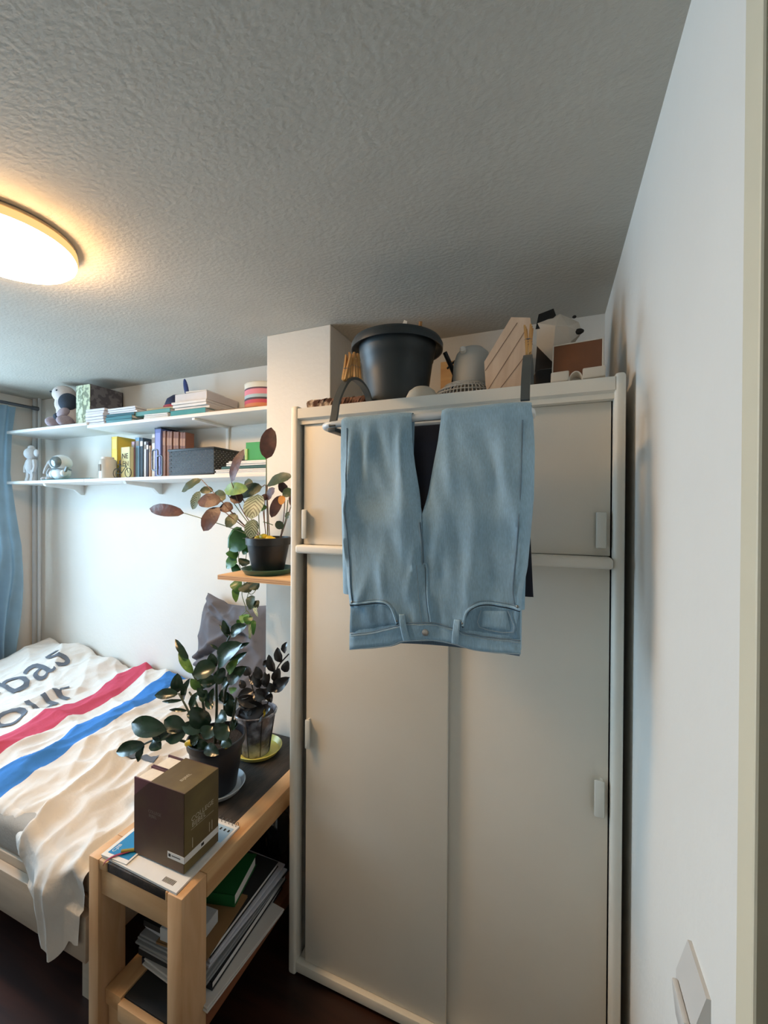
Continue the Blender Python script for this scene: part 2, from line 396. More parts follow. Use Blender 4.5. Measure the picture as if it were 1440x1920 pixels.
# wooden pegs clipped on the arms
M_PEG = wood('peg_wood', (206, 160, 98), (176, 122, 66), 'z', 9)
def make_peg(label):
    p = thing('clothes_peg', label, 'peg', (0, 0, 0), 'wooden pegs clipped to the rack arms')
    for s in (-1, 1):
        MB().prism([(s * .0008, -.0045, -.030), (s * .0068, -.0045, -.026), (s * .0078, -.0045, .010), (s * .0098, -.0045, .046), (s * .0052, -.0045, .046), (s * .0012, -.0045, .008)], (0, .009, 0)).build('prong', M_PEG, p)
    MB().tube([(-.0085, 0, .008), (-.004, .0055, .011), (.004, .0055, .011), (.0085, 0, .008), (.004, -.0055, .007), (-.004, -.0055, .007)], .0011, 5, closed=True).build('spring', M_ROD, p)
    return p
def dup(o, loc, rotation, label):
    r = o.copy(); COL.objects.link(r); r.location = loc; r.rotation_euler = rotation; r['label'] = label
    for ch in list(o.children):
        c = ch.copy(); COL.objects.link(c); c.parent = r
    return r
ords = ['frontmost', 'second', 'third', 'fourth', 'fifth', 'rearmost']
peg0 = None
for k in range(6):
    y = 1.060 + k * .0165
    z = interp([(1.05, 1.985), (1.09, 2.012), (1.15, 2.022)], y) + .026
    rt = (-.22 + .095 * k, .06 * (-1) ** k, PI / 2 * 0 + .12 * (k % 3 - 1))
    lab = '%s wooden clothes peg in the row on the left rack arm' % ords[k]
    if peg0 is None:
        peg0 = make_peg(lab); peg0.location = (-.550, y, z); peg0.rotation_euler = rt
    else: dup(peg0, (-.550, y, z), rt, lab)
for k, (y, a) in enumerate(((1.10, -.12), (1.118, .02), (1.136, .12))):
    dup(peg0, (-.056, y, 2.044), (a, .03 * (k - 1), .05), '%s wooden clothes peg on the right rack arm' % ('front', 'middle', 'rear')[k])
# ================================================================== JEANS over the front bar
def denim(name, c1, c2, c3):
    m = bpy.data.materials.new(name); m.use_nodes = True; nt = m.node_tree; N = nt.nodes; L = nt.links
    b = N['Principled BSDF']; b.inputs['Roughness'].default_value = .85; b.inputs['Specular IOR Level'].default_value = .15; b.inputs['Sheen Weight'].default_value = .15
    tc = N.new('ShaderNodeTexCoord')
    n1 = N.new('ShaderNodeTexNoise'); n1.inputs['Scale'].default_value = 5; n1.inputs['Detail'].default_value = 4; L.new(tc.outputs['Object'], n1.inputs['Vector'])
    mp = N.new('ShaderNodeMapping'); mp.inputs['Scale'].default_value = (220, 220, 40); L.new(tc.outputs['Object'], mp.inputs[0])
    n2 = N.new('ShaderNodeTexNoise'); n2.inputs['Scale'].default_value = 2; n2.inputs['Detail'].default_value = 3; L.new(mp.outputs[0], n2.inputs['Vector'])
    cr = N.new('ShaderNodeValToRGB'); e = cr.color_ramp.elements; e[0].position = .30; e[0].color = (*lin(c1), 1); e[1].position = .72; e[1].color = (*lin(c2), 1)
    L.new(n1.outputs['Fac'], cr.inputs[0])
    c2r = N.new('ShaderNodeValToRGB'); e = c2r.color_ramp.elements; e[0].position = .35; e[0].color = (.86, .86, .86, 1); e[1].position = .7; e[1].color = (1.06, 1.06, 1.06, 1)
    L.new(n2.outputs['Fac'], c2r.inputs[0])
    mx = N.new('ShaderNodeMix'); mx.data_type = 'RGBA'; mx.blend_type = 'MULTIPLY'; mx.inputs[0].default_value = 1
    L.new(cr.outputs[0], mx.inputs['A']); L.new(c2r.outputs[0], mx.inputs['B']); L.new(mx.outputs['Result'], b.inputs['Base Color'])
    bp = N.new('ShaderNodeBump'); bp.inputs['Strength'].default_value = .25; bp.inputs['Distance'].default_value = .002
    L.new(n2.outputs['Fac'], bp.inputs['Height']); L.new(bp.outputs[0], b.inputs['Normal'])
    return m
M_DEN = denim('washed_denim', (142, 178, 202), (174, 204, 222), None)
M_DEN2 = denim('denim_pocket', (116, 150, 174), (142, 174, 196), None)
M_DEN3 = denim('denim_inside', (100, 120, 140), (118, 138, 156), None)
M_STITCH = mat('denim_thread', (158, 176, 188), 0.8, 0.1, 40)
M_SEAM = mat('denim_seam', (108, 130, 148), 0.85, 0.15, 60)
LO = [(1.2572, -.4805), (1.3022, -.4818), (1.4199, -.4986), (1.6205, -.5133), (1.7742, -.5207), (1.8462, -.5201), (1.88, -.5185)]
LI = [(1.2572, -.268), (1.35, -.268), (1.48, -.280), (1.5907, -.2890), (1.6482, -.3002), (1.7195, -.3123), (1.7868, -.3207), (1.8495, -.3225)]
RI = [(1.2572, -.268), (1.35, -.268), (1.48, -.280), (1.5907, -.2875), (1.6393, -.2794), (1.7181, -.2663), (1.7787, -.2554), (1.8499, -.247)]
RO = [(1.29, -.0591), (1.3967, -.0586), (1.4622, -.0469), (1.6309, -.0349), (1.7505, -.0338), (1.8226, -.0375), (1.8472, -.0420)]
BBOT = [(-.4805, 1.2572), (-.4141, 1.2694), (-.3596, 1.2825), (-.3308, 1.2965), (-.2613, 1.3080), (-.2125, 1.3062), (-.1612, 1.2979), (-.1121, 1.2983), (-.0591, 1.3028)]
BTOP = [(-.4805, 1.3002), (-.4144, 1.3135), (-.3599, 1.3326), (-.3216, 1.3458), (-.2615, 1.3524), (-.2127, 1.3461), (-.1615, 1.3358), (-.1123, 1.3343), (-.0591, 1.3359)]
JB = .0145; JR = .0125; JYF = BARY - JR
def jwr(x, z):
    """wrinkle relief of the front sheet (towards the viewer)"""
    w = .0075 * noise.noise(Vector((x * 15, z * 4.5, 1.3))) + .0050 * noise.noise(Vector((x * 34 + z * 8, z * 12, 7.1)))
    # long soft folds
    for cx, sl, zc, wd_, amp, zr in ((-.495, .05, 1.60, .010, .011, .22), (-.345, -.06, 1.68, .010, .009, .15), (-.325, -.12, 1.60, .006, .006, .18), (-.44, .03, 1.78, .012, .006, .10), (-.10, -.02, 1.74, .014, .007, .12), (-.17, .06, 1.48, .016, .005, .14),
                                    (-.255, .10, 1.50, .010, .006, .10), (-.31, .18, 1.47, .008, .006, .07), (-.06, .02, 1.50, .010, .006, .16), (-.23, -.08, 1.72, .012, .005, .13), (-.39, .02, 1.45, .010, .004, .10), (-.45, .35, 1.40, .007, .007, .03)):
        dz = (z - zc) / zr; dx = (x - cx - sl * (z - zc)) / wd_
        w += amp * math.exp(-dx * dx - dz * dz)
    return 1.25 * w * sst(1.29, 1.36, z) * (1 - .85 * sst(1.79, 1.85, z))
def jt(z): return 1 - .74 * sst(1.66, 1.83, z)
def jk(z): return sst(1.575, 1.66, z)
def jround(u, e): return math.sqrt(max(0, 1 - (1 - min(u / e, 1)) ** 2))
def leg_rows(outer, inner, flip):
    rows = []
    zb = 1.2600
    for i in range(44): z = zb + (BARZ - zb) * i / 43; rows.append((JYF, z, -1, 0, z))
    for i in range(1, 10): a = PI * i / 10; rows.append((BARY - JR * math.cos(a), BARZ + JR * math.sin(a), -math.cos(a), math.sin(a), 1.85))
    for i in range(0, 20): z = BARZ - .46 * i / 19; rows.append((BARY + JR, z, 1, 0, 1.85))
    return rows
def make_leg(outer, inner):
    rows = leg_rows(outer, inner, False); NU = 22; vs = []; fs = []
    for r, (yc, zc, ny, nz, zq) in enumerate(rows):
        xo = interp(outer, zq); xi = interp(inner, zq); front = r < 44
        if not front and r >= 53:
            if xo < -.4: xo -= .017 * min(1, (r - 53) / 4)
            g = (r - 53) / 19; xo += (xi - xo) * .06 * g; xi += (xo - xi) * .05 * g
        zlow = 0
        ring = []
        for side in (1, -1):
            us = [i / NU for i in range(NU + 1)] if side == 1 else [i / NU for i in range(NU - 1, 0, -1)]
            for u in us:
                x = xo + (xi - xo) * u
                k = jk(zq) if front else 1
                b = (JB + .010 * (1 - k)) * jt(zq) if front else JB * .26 + JB * .5 * sst(53, 60, r)
                o = b * jround(u, .13) * (1 - k + k * jround(1 - u, .13))
                z = zc
                if front:   # follow the hanging waist outline at the bottom
                    lowz = interp(BBOT, x) + .004; z = lowz + (zc - 1.26) / (BARZ - 1.26) * (BARZ - lowz)
                wv = jwr(x, z) if front else .004 * noise.noise(Vector((x * 14, zc * 7, 9 + r * .02)))
                wv *= jround(u, .10) * (1 if k < .01 else (1 - k + k * jround(1 - u, .10)))
                d = (o + (wv if side == 1 else 0)) * side
                ring.append(Vector((x, yc + ny * d, z + nz * d)))
        vs += ring
    n = len(ring)
    for r in range(len(rows) - 1):
        for k in range(n): fs.append((r * n + k, r * n + (k + 1) % n, (r + 1) * n + (k + 1) % n, (r + 1) * n + k))
    fs.append(tuple(range(n))); fs.append(tuple((len(rows) - 1) * n + k for k in range(n)))
    return vs, fs
def jy(x, z, lift=0.0):
    """front surface depth of the jeans at (x, z)"""
    k = jk(z)
    return JYF - (JB + .010 * (1 - k)) * jt(z) - jwr(x, z) - lift
je = thing('jeans', 'light blue denim jeans hung upside down over the drying rack bar', 'jeans', (-.28, .98, 1.25))
jm = MB(); jm.add(*make_leg(LO, LI)); jm.add(*make_leg(RO, RI)); jm.build('denim_body', M_DEN, je, smooth=70)
def jseam(pts, r, material, name='seam', lift=0.0, n=8):
    P = smooth_path([(x, 0, z) for x, z in pts], n)
    return MB().tube([(p.x, jy(p.x, p.z, lift), p.z) for p in P], r, 6).build(name, material, je)
def jpatch(fn, nu, nv, lift, name, material, thick=.0015):
    def f(u, v):
        x, z = fn(u, v); e = min(u, 1 - u, v, 1 - v); return Vector((x, jy(x, z, lift if e > .001 else -.002), z))
    return MB().grid(f, nu, nv).build(name, material, je, smooth=60)
# waistband, front and back
def wb(u, v):
    x = -.4805 + (.4805 - .0591) * u; return x, interp(BBOT, x) + (interp(BTOP, x) - interp(BBOT, x)) * v
jpatch(wb, 40, 6, .004, 'waistband', M_DEN)
def wb2(u, v):
    x = -.475 + (.475 - .064) * u; zb = 1.262 + .012 * math.sin(u * PI) + .022 * u
    return Vector((x, JYF + .022 - .004 * math.sin(u * PI), zb + .045 * v))
MB().grid(wb2, 30, 4).build('back_waistband', M_DEN3, je, smooth=60)
jseam([(max(-.473, x), z) for x, z in BTOP], .0013, M_SEAM, lift=.0045)
jseam([(max(-.473, x), z - .004) for x, z in BTOP], .0007, M_STITCH, lift=.006)
jseam([(max(-.473, x), z + .004) for x, z in BBOT], .0007, M_STITCH, lift=.006)
# pockets
PLc = [(-.4800, 1.3754), (-.4404, 1.3835), (-.3898, 1.3913), (-.3676, 1.3851), (-.3553, 1.3672), (-.3464, 1.3431)]
PRc = [(-.0600, 1.4045), (-.1009, 1.4089), (-.1372, 1.4097), (-.162, 1.4012), (-.1787, 1.3847), (-.1861, 1.3542)]
for cv in (PLc, PRc):
    sp = smooth_path([(x, 0, z) for x, z in cv], 6)
    def pk(u, v):
        i = u * (len(sp) - 1); k = min(int(i), len(sp) - 2); p = sp[k].lerp(sp[k + 1], i - k)
        zb = interp(BTOP, p.x); return p.x, p.z - .003 + (zb - p.z + .004) * v
    jpatch(pk, 30, 8, .0008, 'pocket_bag', M_DEN2)
    jseam([(x, z - .0035) for x, z in cv], .0022, mat('pocket_slit_shade', (34, 44, 56), .9, .1), 'pocket_slit_shade', .0)  # dark tube under the edge, painted shade of the pocket opening
    jseam(cv, .0032, M_DEN, 'pocket_edge', .0015)
    jseam([(x, z + .0055) for x, z in cv], .0007, M_STITCH, 'stitch', .001)
    for q in (cv[0], cv[-1]):
        x, z = q; x += .006 if q is cv[0] and cv is PLc else (-.006 if q is cv[0] else 0)
        MB().ell((x, jy(x, z + .006, .003), z + .006), (.0032, .002, .0032), 10, 6).build('rivet', mat('rivet_metal', (150, 148, 142), .35, .05, metal=.8), je)
def coin(u, v):
    a = Vector((-.149, 1.352)).lerp(Vector((-.0749, 1.3503)), u); b = Vector((-.1453, 1.3943)).lerp(Vector((-.087, 1.400)), u); p = a.lerp(b, v); return p.x, p.y
jpatch(coin, 10, 8, .0028, 'coin_pocket', M_DEN)
jseam([(-.1453, 1.3925), (-.149, 1.354), (-.0749, 1.3523), (-.087, 1.398)], .0008, M_STITCH, 'stitch', .0035, 3)
# belt loops, button, fly
for q in ([(-.3408, 1.3663), (-.3274, 1.3677), (-.3119, 1.3022), (-.3308, 1.2984)], [(-.2064, 1.367), (-.1913, 1.3685), (-.1961, 1.3082), (-.2116, 1.3083)]):
    def lp(u, v):
        a = Vector(q[0]).lerp(Vector(q[1]), u); b = Vector(q[3]).lerp(Vector(q[2]), u); p = a.lerp(b, v)
        return Vector((p.x, jy(p.x, p.y, .0045 + .0045 * math.sin(v * PI) * (1 if .02 < v < .98 else 0) + .001 * math.sin(u * PI)), p.y))
    o = MB().grid(lp, 6, 14).build('belt_loop', M_DEN, je, smooth=60)
    sm = o.modifiers.new('thickness', 'SOLIDIFY'); sm.thickness = .003
bx_, bz_ = -.275, 1.3285
MB().lathe([(0, .0045), (.0055, .0045), (.0075, .0035), (.0085, .001), (.0085, 0), (0, 0)], (0, 0, 0), 24, Matrix.Translation((bx_, jy(bx_, bz_, .004), bz_)) @ Matrix.Rotation(PI / 2, 4, 'X')).build('button', mat('button_metal', (196, 190, 184), .3, .04, metal=.7), je)
jseam([(-.2905, 1.5906), (-.2847, 1.5422), (-.2829, 1.4892)], .0016, M_SEAM)
jseam([(-.2829, 1.4892), (-.2761, 1.4874), (-.2711, 1.4195), (-.2625, 1.3545)], .0026, M_DEN, 'fly_edge', .001)
jseam([(-.279, 1.483), (-.2755, 1.4195), (-.267, 1.3545)], .0009, M_SEAM, 'stitch', .001)
jseam([(-.2991, 1.4861), (-.294, 1.4176), (-.2843, 1.3521)], .0008, M_STITCH, 'stitch', .001)
jseam([(-.2935, 1.5896), (-.2880, 1.5422), (-.2862, 1.4892)], .0007, M_STITCH, 'stitch', .001)
jseam([(-.0600, 1.824), (-.0620, 1.6711), (-.0680, 1.5499), (-.0760, 1.4523), (-.0720, 1.4122)], .0016, M_SEAM, lift=.0006)
jseam([(-.4740, 1.3784), (-.4800, 1.4401), (-.4870, 1.5826), (-.495, 1.7254), (-.5005, 1.8352)], .0015, M_SEAM, lift=.0004)

# dark garment on the rear bar
M_NAVY = mat('navy_cloth', (20, 24, 38), 0.9, 0.2, 30, 0.1, 200)
M_BLK = mat('black_cloth', (30, 31, 31), 0.9, 0.2, 30, 0.1, 200)
def shirt_fn(u, v):
    L = .450; x = -.500 + (.500 - .062) * u + .024 * u * (1 - min(1, v * 2.2))
    fold = .006 * math.sin(u * 26 + 1) * min(1, abs(v - .5) * 4)
    r = .013
    if v < .44: return Vector((x, BARY2 - r - fold - .004 * math.sin(u * 9), BARZ - L * (1 - v / .44) + (.012 * (u - .5) if v < .02 else 0)))
    if v > .56: return Vector((x, BARY2 + r - fold * .4, BARZ - L * .86 * (v - .56) / .44))
    a = PI * (v - .44) / .12; return Vector((x, BARY2 - r * math.cos(a), BARZ + r * math.sin(a)))
o = one('dark_garment', 'dark navy garment folded over the rear bar behind the jeans', 'clothing', MB().grid(shirt_fn, 48, 50), M_NAVY, smooth=60)
sm = o.modifiers.new('thickness', 'SOLIDIFY'); sm.thickness = .003; sm.offset = 1
# ================================================================== THINGS ON TOP OF THE WARDROBE (top panel at 1.954, hidden behind the rail)
ZT = 1.9545
M_BUCK = mat('charcoal_plastic', (46, 54, 58), 0.42, 0.08, 14)
M_BLACKP = mat('black_plastic', (26, 27, 29), 0.45, 0.1)
# large nursery tub
tb = thing('plant_tub', 'large empty charcoal plastic plant tub with a wide rim on the wardrobe', 'pot', (-.519, 1.40, ZT))
def turned(prof_out, thick): return prof_out + [(max(r - thick, .001), z) for r, z in reversed(prof_out[1:])] + [(.0, prof_out[1][1] + thick)]
MB().lathe([(.001, 0), (.098, 0), (.102, .004), (.111, .065), (.121, .14), (.128, .195), (.131, .198), (.138, .247), (.140, .258), (.137, .258), (.128, .20), (.117, .12), (.102, .012), (.001, .012)], (-.519, 1.40, ZT), 72).build('tub_body', M_BUCK, tb, smooth=50)
MB().lathe([(.137, .254), (.152, .250), (.160, .236), (.164, .236), (.165, .254), (.158, .268), (.150, .272), (.138, .269)], (-.519, 1.40, ZT), 72).build('rim', M_BUCK, tb, smooth=50)
o = MB(); o.prism([(-.49, 1.30, 2.16), (-.455, 1.295, 2.16), (-.442, 1.285, 2.240), (-.452, 1.285, 2.246), (-.458, 1.285, 2.234), (-.478, 1.29, 2.236)], (0, .004, 0))
one('paper_scrap', 'crumpled white paper scrap sticking up out of the charcoal tub', 'paper', o, mat('paper_white', (236, 234, 228), .8, .03))
o = MB().tube([(-.47, 1.44, 1.98), (-.43, 1.38, 2.12), (-.405, 1.315, 2.246)], .006, 6); one('wooden_stake', 'thin yellowish wooden stake leaning inside the charcoal tub', 'stake', o, M_PEG)
# birch logs
M_BIRCH = mat('birch_bark', (214, 196, 176), 0.9, 0.1, 28, 0.6, 60, rgb2=(84, 56, 44), lo=.42, hi=.56)
M_BARK = mat('brown_bark', (142, 104, 82), 0.9, 0.1, 40, 0.7, 70, rgb2=(92, 62, 50))
def log(x0, x1, y, z, r, label, material, tilt=0):
    mb = MB(); n = 14; pts = [(x0 + (x1 - x0) * i / n, y + tilt * i / n, z + r * 1.0 + .002 * math.sin(i * 1.7)) for i in range(n + 1)]
    rs = [r * (1 + .07 * math.sin(i * 2.3) + .04 * math.sin(i * 5.1)) for i in range(n + 1)]
    mb.tube(pts, rs, 14); one('bark_log', label, 'log', mb, material, 'bark logs on the wardrobe edge')
log(-.800, -.705, 1.275, ZT, .028, 'speckled pale birch log at the left front corner of the wardrobe top', M_BIRCH)
log(-.698, -.642, 1.270, ZT, .027, 'short brown bark log between the birch log and the rack arm', M_BARK, .01)
log(-.636, -.588, 1.285, ZT, .028, 'dull brown bark log just behind the left rack arm', M_BARK)
# small white bowl upside down
one('small_bowl', 'small off-white bowl turned upside down beside the charcoal tub', 'bowl', MB().lathe([(.055, 0), (.056, .004), (.052, .024), (.042, .044), (.026, .056), (.012, .060), (.001, .060)], (-.385, 1.27, ZT), 32), mat('offwhite_ceramic', (206, 198, 182), .5, .04))
# desk fan lying face down
M_FAN = mat('fan_plastic', (198, 198, 194), 0.5, 0.03)
fc = Vector((-.268, 1.425, ZT))
fan = thing('desk_fan', 'pale grey desk fan lying face down on the wardrobe', 'fan', fc)
gr = MB()
R0 = .124
for k in range(60):
    a = 2 * PI * k / 60; c, s_ = math.cos(a), math.sin(a)
    pts = [fc + Vector((r * c, r * s_, z)) for r, z in ((R0 - .004, .006), (R0, .025), (R0 - .012, .062), (R0 - .04, .082), (.062, .092))]
    gr.tube(pts, .0017, 4)
for r, z in ((R0 - .002, .012), (R0, .025), (R0 - .004, .040), (R0 - .009, .055), (R0 - .02, .070), (R0 - .036, .081), (.08, .089)):
    gr.tube([fc + Vector((r * math.cos(2 * PI * k / 40), r * math.sin(2 * PI * k / 40), z)) for k in range(40)], .0020, 5, closed=True)
gr.build('grille', M_FAN, fan)
MB().lathe([(R0 - .006, 0), (R0 + .005, 0), (R0 + .006, .008), (R0 + .002, .012), (R0 - .006, .010)], fc, 48).build('rim_ring', M_FAN, fan)
MB().lathe([(.062, .088), (.066, .10), (.0665, .150), (.064, .180), (.054, .208), (.036, .226), (.014, .234), (.001, .235)], fc + Vector((.012, .02, 0)), 36).build('motor_housing', M_FAN, fan)
MB().lathe([(.0, 0), (.010, .0), (.010, .014), (.006, .018), (0, .018)], (0, 0, 0), 16, Matrix.Translation(fc + Vector((-.008, -.040, .200))) @ Matrix.Rotation(PI / 2 - .3, 4, 'X')).build('knob', M_WHITE, fan)
# black camera tripod, lying
tp = thing('folded_tripod', 'black folded tripod lying behind the fan and the tub', 'tripod', (-.36, 1.56, ZT))
for (a, b) in (((-.368, 1.50, 2.205), (-.300, 1.60, 2.03)), ((-.385, 1.62, 1.99), (-.33, 1.52, 2.13)), ((-.39, 1.66, 1.985), (-.28, 1.56, 2.12))):
    MB().tube([a, tuple((p + q) / 2 for p, q in zip(a, b)), b], [.008, .009, .012], 8).build('leg', M_BLACKP, tp)
MB().ell((-.295, 1.58, 2.08), (.045, .04, .06)).build('head', M_BLACKP, tp)
MB().tube(smooth_path([(-.37, 1.55, 2.16), (-.33, 1.54, 2.185), (-.285, 1.54, 2.175), (-.27, 1.55, 2.13)], 5), .004, 6).build('strap', M_BLACKP, tp)
# wooden plank behind
M_PINE = wood('orange_pine', (214, 166, 106), (188, 134, 78), 'x', 6)
o = MB().box(-.46, -.14, 1.80, 1.825, ZT, 2.28, .002); one('leaning_plank', 'orange pine board standing against the wall behind the fan', 'board', o, M_PINE)
# octagonal pale wooden panel, leaning
M_PALEW = wood('pale_wood', (222, 196, 172), (202, 172, 146), 'z', 5)
sp = thing('octagon_panel', 'elongated pale wooden octagonal panel leaning upright on the wardrobe', 'panel', (-.12, 1.30, ZT))
pts = [(-.176, ZT), (-.098, ZT), (-.058, 2.06), (-.054, 2.13), (-.062, 2.208), (-.118, 2.220), (-.196, 2.085), (-.190, 2.01)]
MB().prism([(x, 1.292 + .16 * (z - ZT), z) for x, z in pts], (0, .012, 0)).build('board', M_PALEW, sp)
M_GROOVE = mat('panel_groove', (150, 120, 98), .8, .1)
for (xa, za, xb, zb) in ((-.186, 1.985, -.078, 2.165), (-.165, 1.965, -.066, 2.10), (-.192, 2.055, -.10, 2.198)):
    MB().tube([(xa, 1.2915 + .16 * (za - ZT), za), (xb, 1.2915 + .16 * (zb - ZT), zb)], .0009, 4).build('groove', M_GROOVE, sp)
MB().prism([(x + .002, 1.305 + .16 * (z - ZT), z) for x, z in [(-.200, 2.080), (-.118, 2.208), (-.112, 2.206), (-.194, 2.078)]], (0, .01, 0)).build('dark_edge', M_BLACKP, sp)
# folded white and black animal head of flat facets
M_PAPW = mat('facet_white', (222, 214, 202), .7, .04); M_PAPB = mat('facet_black', (20, 21, 23), .6, .1)
ah = thing('faceted_dog_head', 'white faceted dog head figure with black ears behind the stand', 'figure', (.02, 1.60, ZT))
V = [(-.050, 1.56, 2.285), (.025, 1.57, 2.31), (.085, 1.58, 2.275), (.095, 1.56, 2.23), (.06, 1.55, 2.20), (-.052, 1.57, 2.21), (.0, 1.55, 2.14), (.04, 1.56, 2.13), (.01, 1.52, 2.25), (.05, 1.53, 2.245), (.0, 1.66, 2.26), (.08, 1.66, 2.24), (.03, 1.66, 2.15)]
Fc = [(0, 8, 1), (1, 8, 9), (1, 9, 2), (2, 9, 3), (9, 4, 3), (8, 4, 9), (0, 5, 8), (5, 6, 8), (8, 6, 4), (6, 7, 4), (0, 1, 10), (1, 2, 11), (1, 11, 10), (2, 3, 11), (3, 4, 11), (4, 7, 12), (4, 12, 11), (6, 12, 7), (5, 12, 6), (5, 10, 12), (0, 10, 5), (10, 11, 12)]
MB().add(V, Fc).build('head', M_PAPW, ah, smooth=0)
MB().add([(-.055, 1.555, 2.262), (-.028, 1.555, 2.262), (.012, 1.56, 2.302), (.004, 1.57, 2.332), (-.045, 1.565, 2.318), (-.02, 1.59, 2.29)], [(0, 1, 2, 3, 4), (0, 5, 1), (1, 5, 2), (2, 5, 3), (3, 5, 4), (4, 5, 0)]).build('ear', M_PAPB, ah, smooth=0)
MB().ell((.070, 1.553, 2.284), (.007, .006, .005), 8, 6).build('eye', M_PAPB, ah)
MB().ell((.085, 1.553, 2.232), (.016, .008, .010), 8, 6).build('nose', M_PAPB, ah)
nk = MB().add([(-.07, 1.60, ZT), (.06, 1.58, ZT), (.06, 1.72, ZT), (-.07, 1.72, ZT), (-.05, 1.585, 2.22), (.045, 1.575, 2.15), (.05, 1.66, 2.16), (-.05, 1.66, 2.22)], [(0, 1, 2, 3), (0, 1, 5, 4), (1, 2, 6, 5), (2, 3, 7, 6), (3, 0, 4, 7), (4, 5, 6, 7)]); nk.build('neck', mat('facet_brown', (70, 58, 50), .7, .1), ah, smooth=0)
# black case below it
one('black_case', 'black soft case lying beneath the faceted dog head', 'case', MB().box(-.055, .03, 1.40, 1.54, ZT, 2.075, .02), M_BLACKP)
# tablet stand: brown board in white frame with two rounded lips
ts = thing('tablet_stand', 'white tablet stand with a brown back board and two rounded lips', 'stand', (.065, 1.36, ZT))
TM = Matrix.Translation((.070, 1.33, 2.016)) @ Matrix.Rotation(math.radians(-6), 4, 'Z') @ Matrix.Rotation(math.radians(-14), 4, 'X')
M_BRWN = mat('brown_board', (120, 76, 48), .6, .08, 30); M_STW = mat('stand_white', (214, 208, 196), .45, .03)
MB().box(-.0675, .0625, 0, .006, -.002, .1085, .001, TM).build('back_board', M_BRWN, ts)
fr = MB(); fr.box(-.071, -.0675, -.001, .010, -.03, .112, .001, TM); fr.box(.0625, .066, -.001, .010, -.03, .112, .001, TM); fr.box(-.071, .066, -.001, .010, .1085, .112, .001, TM); fr.box(-.0675, .0625, .006, .010, -.03, .1085, 0, TM)
fr.build('frame', M_STW, ts)
for a, b in ((-.070, -.021), (.014, .072)):
    MB().box(a, b, -.032, -.024, -.030, .003, .0039, TM, seg=3).build('lip', M_STW, ts)
    MB().box(a, b, -.026, .002, -.030, -.026, .001, TM).build('lip_base', M_STW, ts)
o = MB(); n = 14
arc = [(-.0035 + .0185 * math.cos(PI * k / n), -.030 + .029 * math.sin(PI * k / n)) for k in range(n + 1)]; arc2 = [(-.0035 + .0155 * math.cos(PI * k / n), -.030 + .026 * math.sin(PI * k / n)) for k in range(n, -1, -1)]
o.prism([TM @ Vector((x, -.028, z)) for x, z in arc + arc2], TM.to_3x3() @ Vector((0, .03, 0))); o.build('cable_arch', M_STW, ts)
MB().box(-.055, .05, .012, .06, -.060, -.030, .003, TM).build('foot', M_STW, ts)
# ================================================================== WALL SHELVES AND WHAT STANDS ON THEM
ZU0, ZU1, ZL = 2.134, 2.116, 1.796      # top surfaces: upper left board, upper right board, lower boards
YSF = 1.62
def shelf(name, label, x0, x1, zt, brackets):
    t = thing(name, label, 'shelf', ((x0 + x1) / 2, YB, zt), 'white wall shelves over the bed')
    MB().box(x0, x1, YSF, YB, zt - .018, zt, .002).build('board', M_SHELFW, t)
    for bx in brackets:
        m = MB(); m.prism([(bx - .011, YB, zt - .018), (bx - .011, YSF + .02, zt - .018), (bx - .011, YSF + .03, zt - .034), (bx - .011, YB - .06, zt - .050), (bx - .011, YB - .02, zt - .085), (bx - .011, YB, zt - .085)], (.022, 0, 0)) if zt < 2 else \
            m.box(bx - .010, bx + .010, YSF + .01, YB, zt - .030, zt - .018, .001).box(bx - .010, bx + .010, YB - .010, YB, zt - .20, zt - .030, .001)
        m.build('bracket', M_SHELFW, t)
    return t
shelf('wall_shelf', 'upper white shelf board, its far left length by the curtain', -3.395, -2.576, ZU0, [])
shelf('wall_shelf', 'upper white shelf board, its long right length ending at the column', -2.572, -1.224, ZU1, [-1.74])
shelf('wall_shelf', 'lower white shelf board, its far left length by the curtain', -3.395, -2.60, ZL, [-3.03])
shelf('wall_shelf', 'lower white shelf board, its long right length ending at the column', -2.596, -1.224, ZL, [-2.28])

def P(rgb, rough=.6, var=.05): return mat('tint_%d_%d_%d' % rgb, rgb, rough, var, 20)
M_PAPER = mat('paper_white2', (232, 231, 228), .85, .04, 25)
M_PAGES = mat('book_pages', (226, 214, 196), .85, .08, 60)
def book(name, label, cat, x0, x1, y0, y1, z0, z1, rgb, group=None, lean=0.0, pages=True, spine=None):
    """upright book, spine to the room"""
    t = thing(name, label, cat, ((x0 + x1) / 2, (y0 + y1) / 2, z0), group)
    m = P(rgb); M = rot('Y', lean, ((x0 + x1) / 2, 0, z0)) if lean else None
    w = x1 - x0; c = min(.003, w * .15)
    mb = MB(); mb.box(x0, x0 + c, y0, y1, z0, z1, 0, M); mb.box(x1 - c, x1, y0, y1, z0, z1, 0, M); mb.box(x0, x1, y0, y0 + c, z0, z1, .0008, M)
    mb.build('cover', m, t, smooth=0)
    MB().box(x0 + c, x1 - c, y0 + c, y1 - .003, z0 + .003, z1 - .003, 0, M).build('pages', M_PAGES, t, smooth=0)
    if spine:
        MB().box(x0 + w * .12, x1 - w * .12, y0 - .0008, y0 + .0005, z0 + (z1 - z0) * spine[1], z0 + (z1 - z0) * spine[2], 0, M).build('spine_label', P(spine[0]), t, smooth=0)
    return t
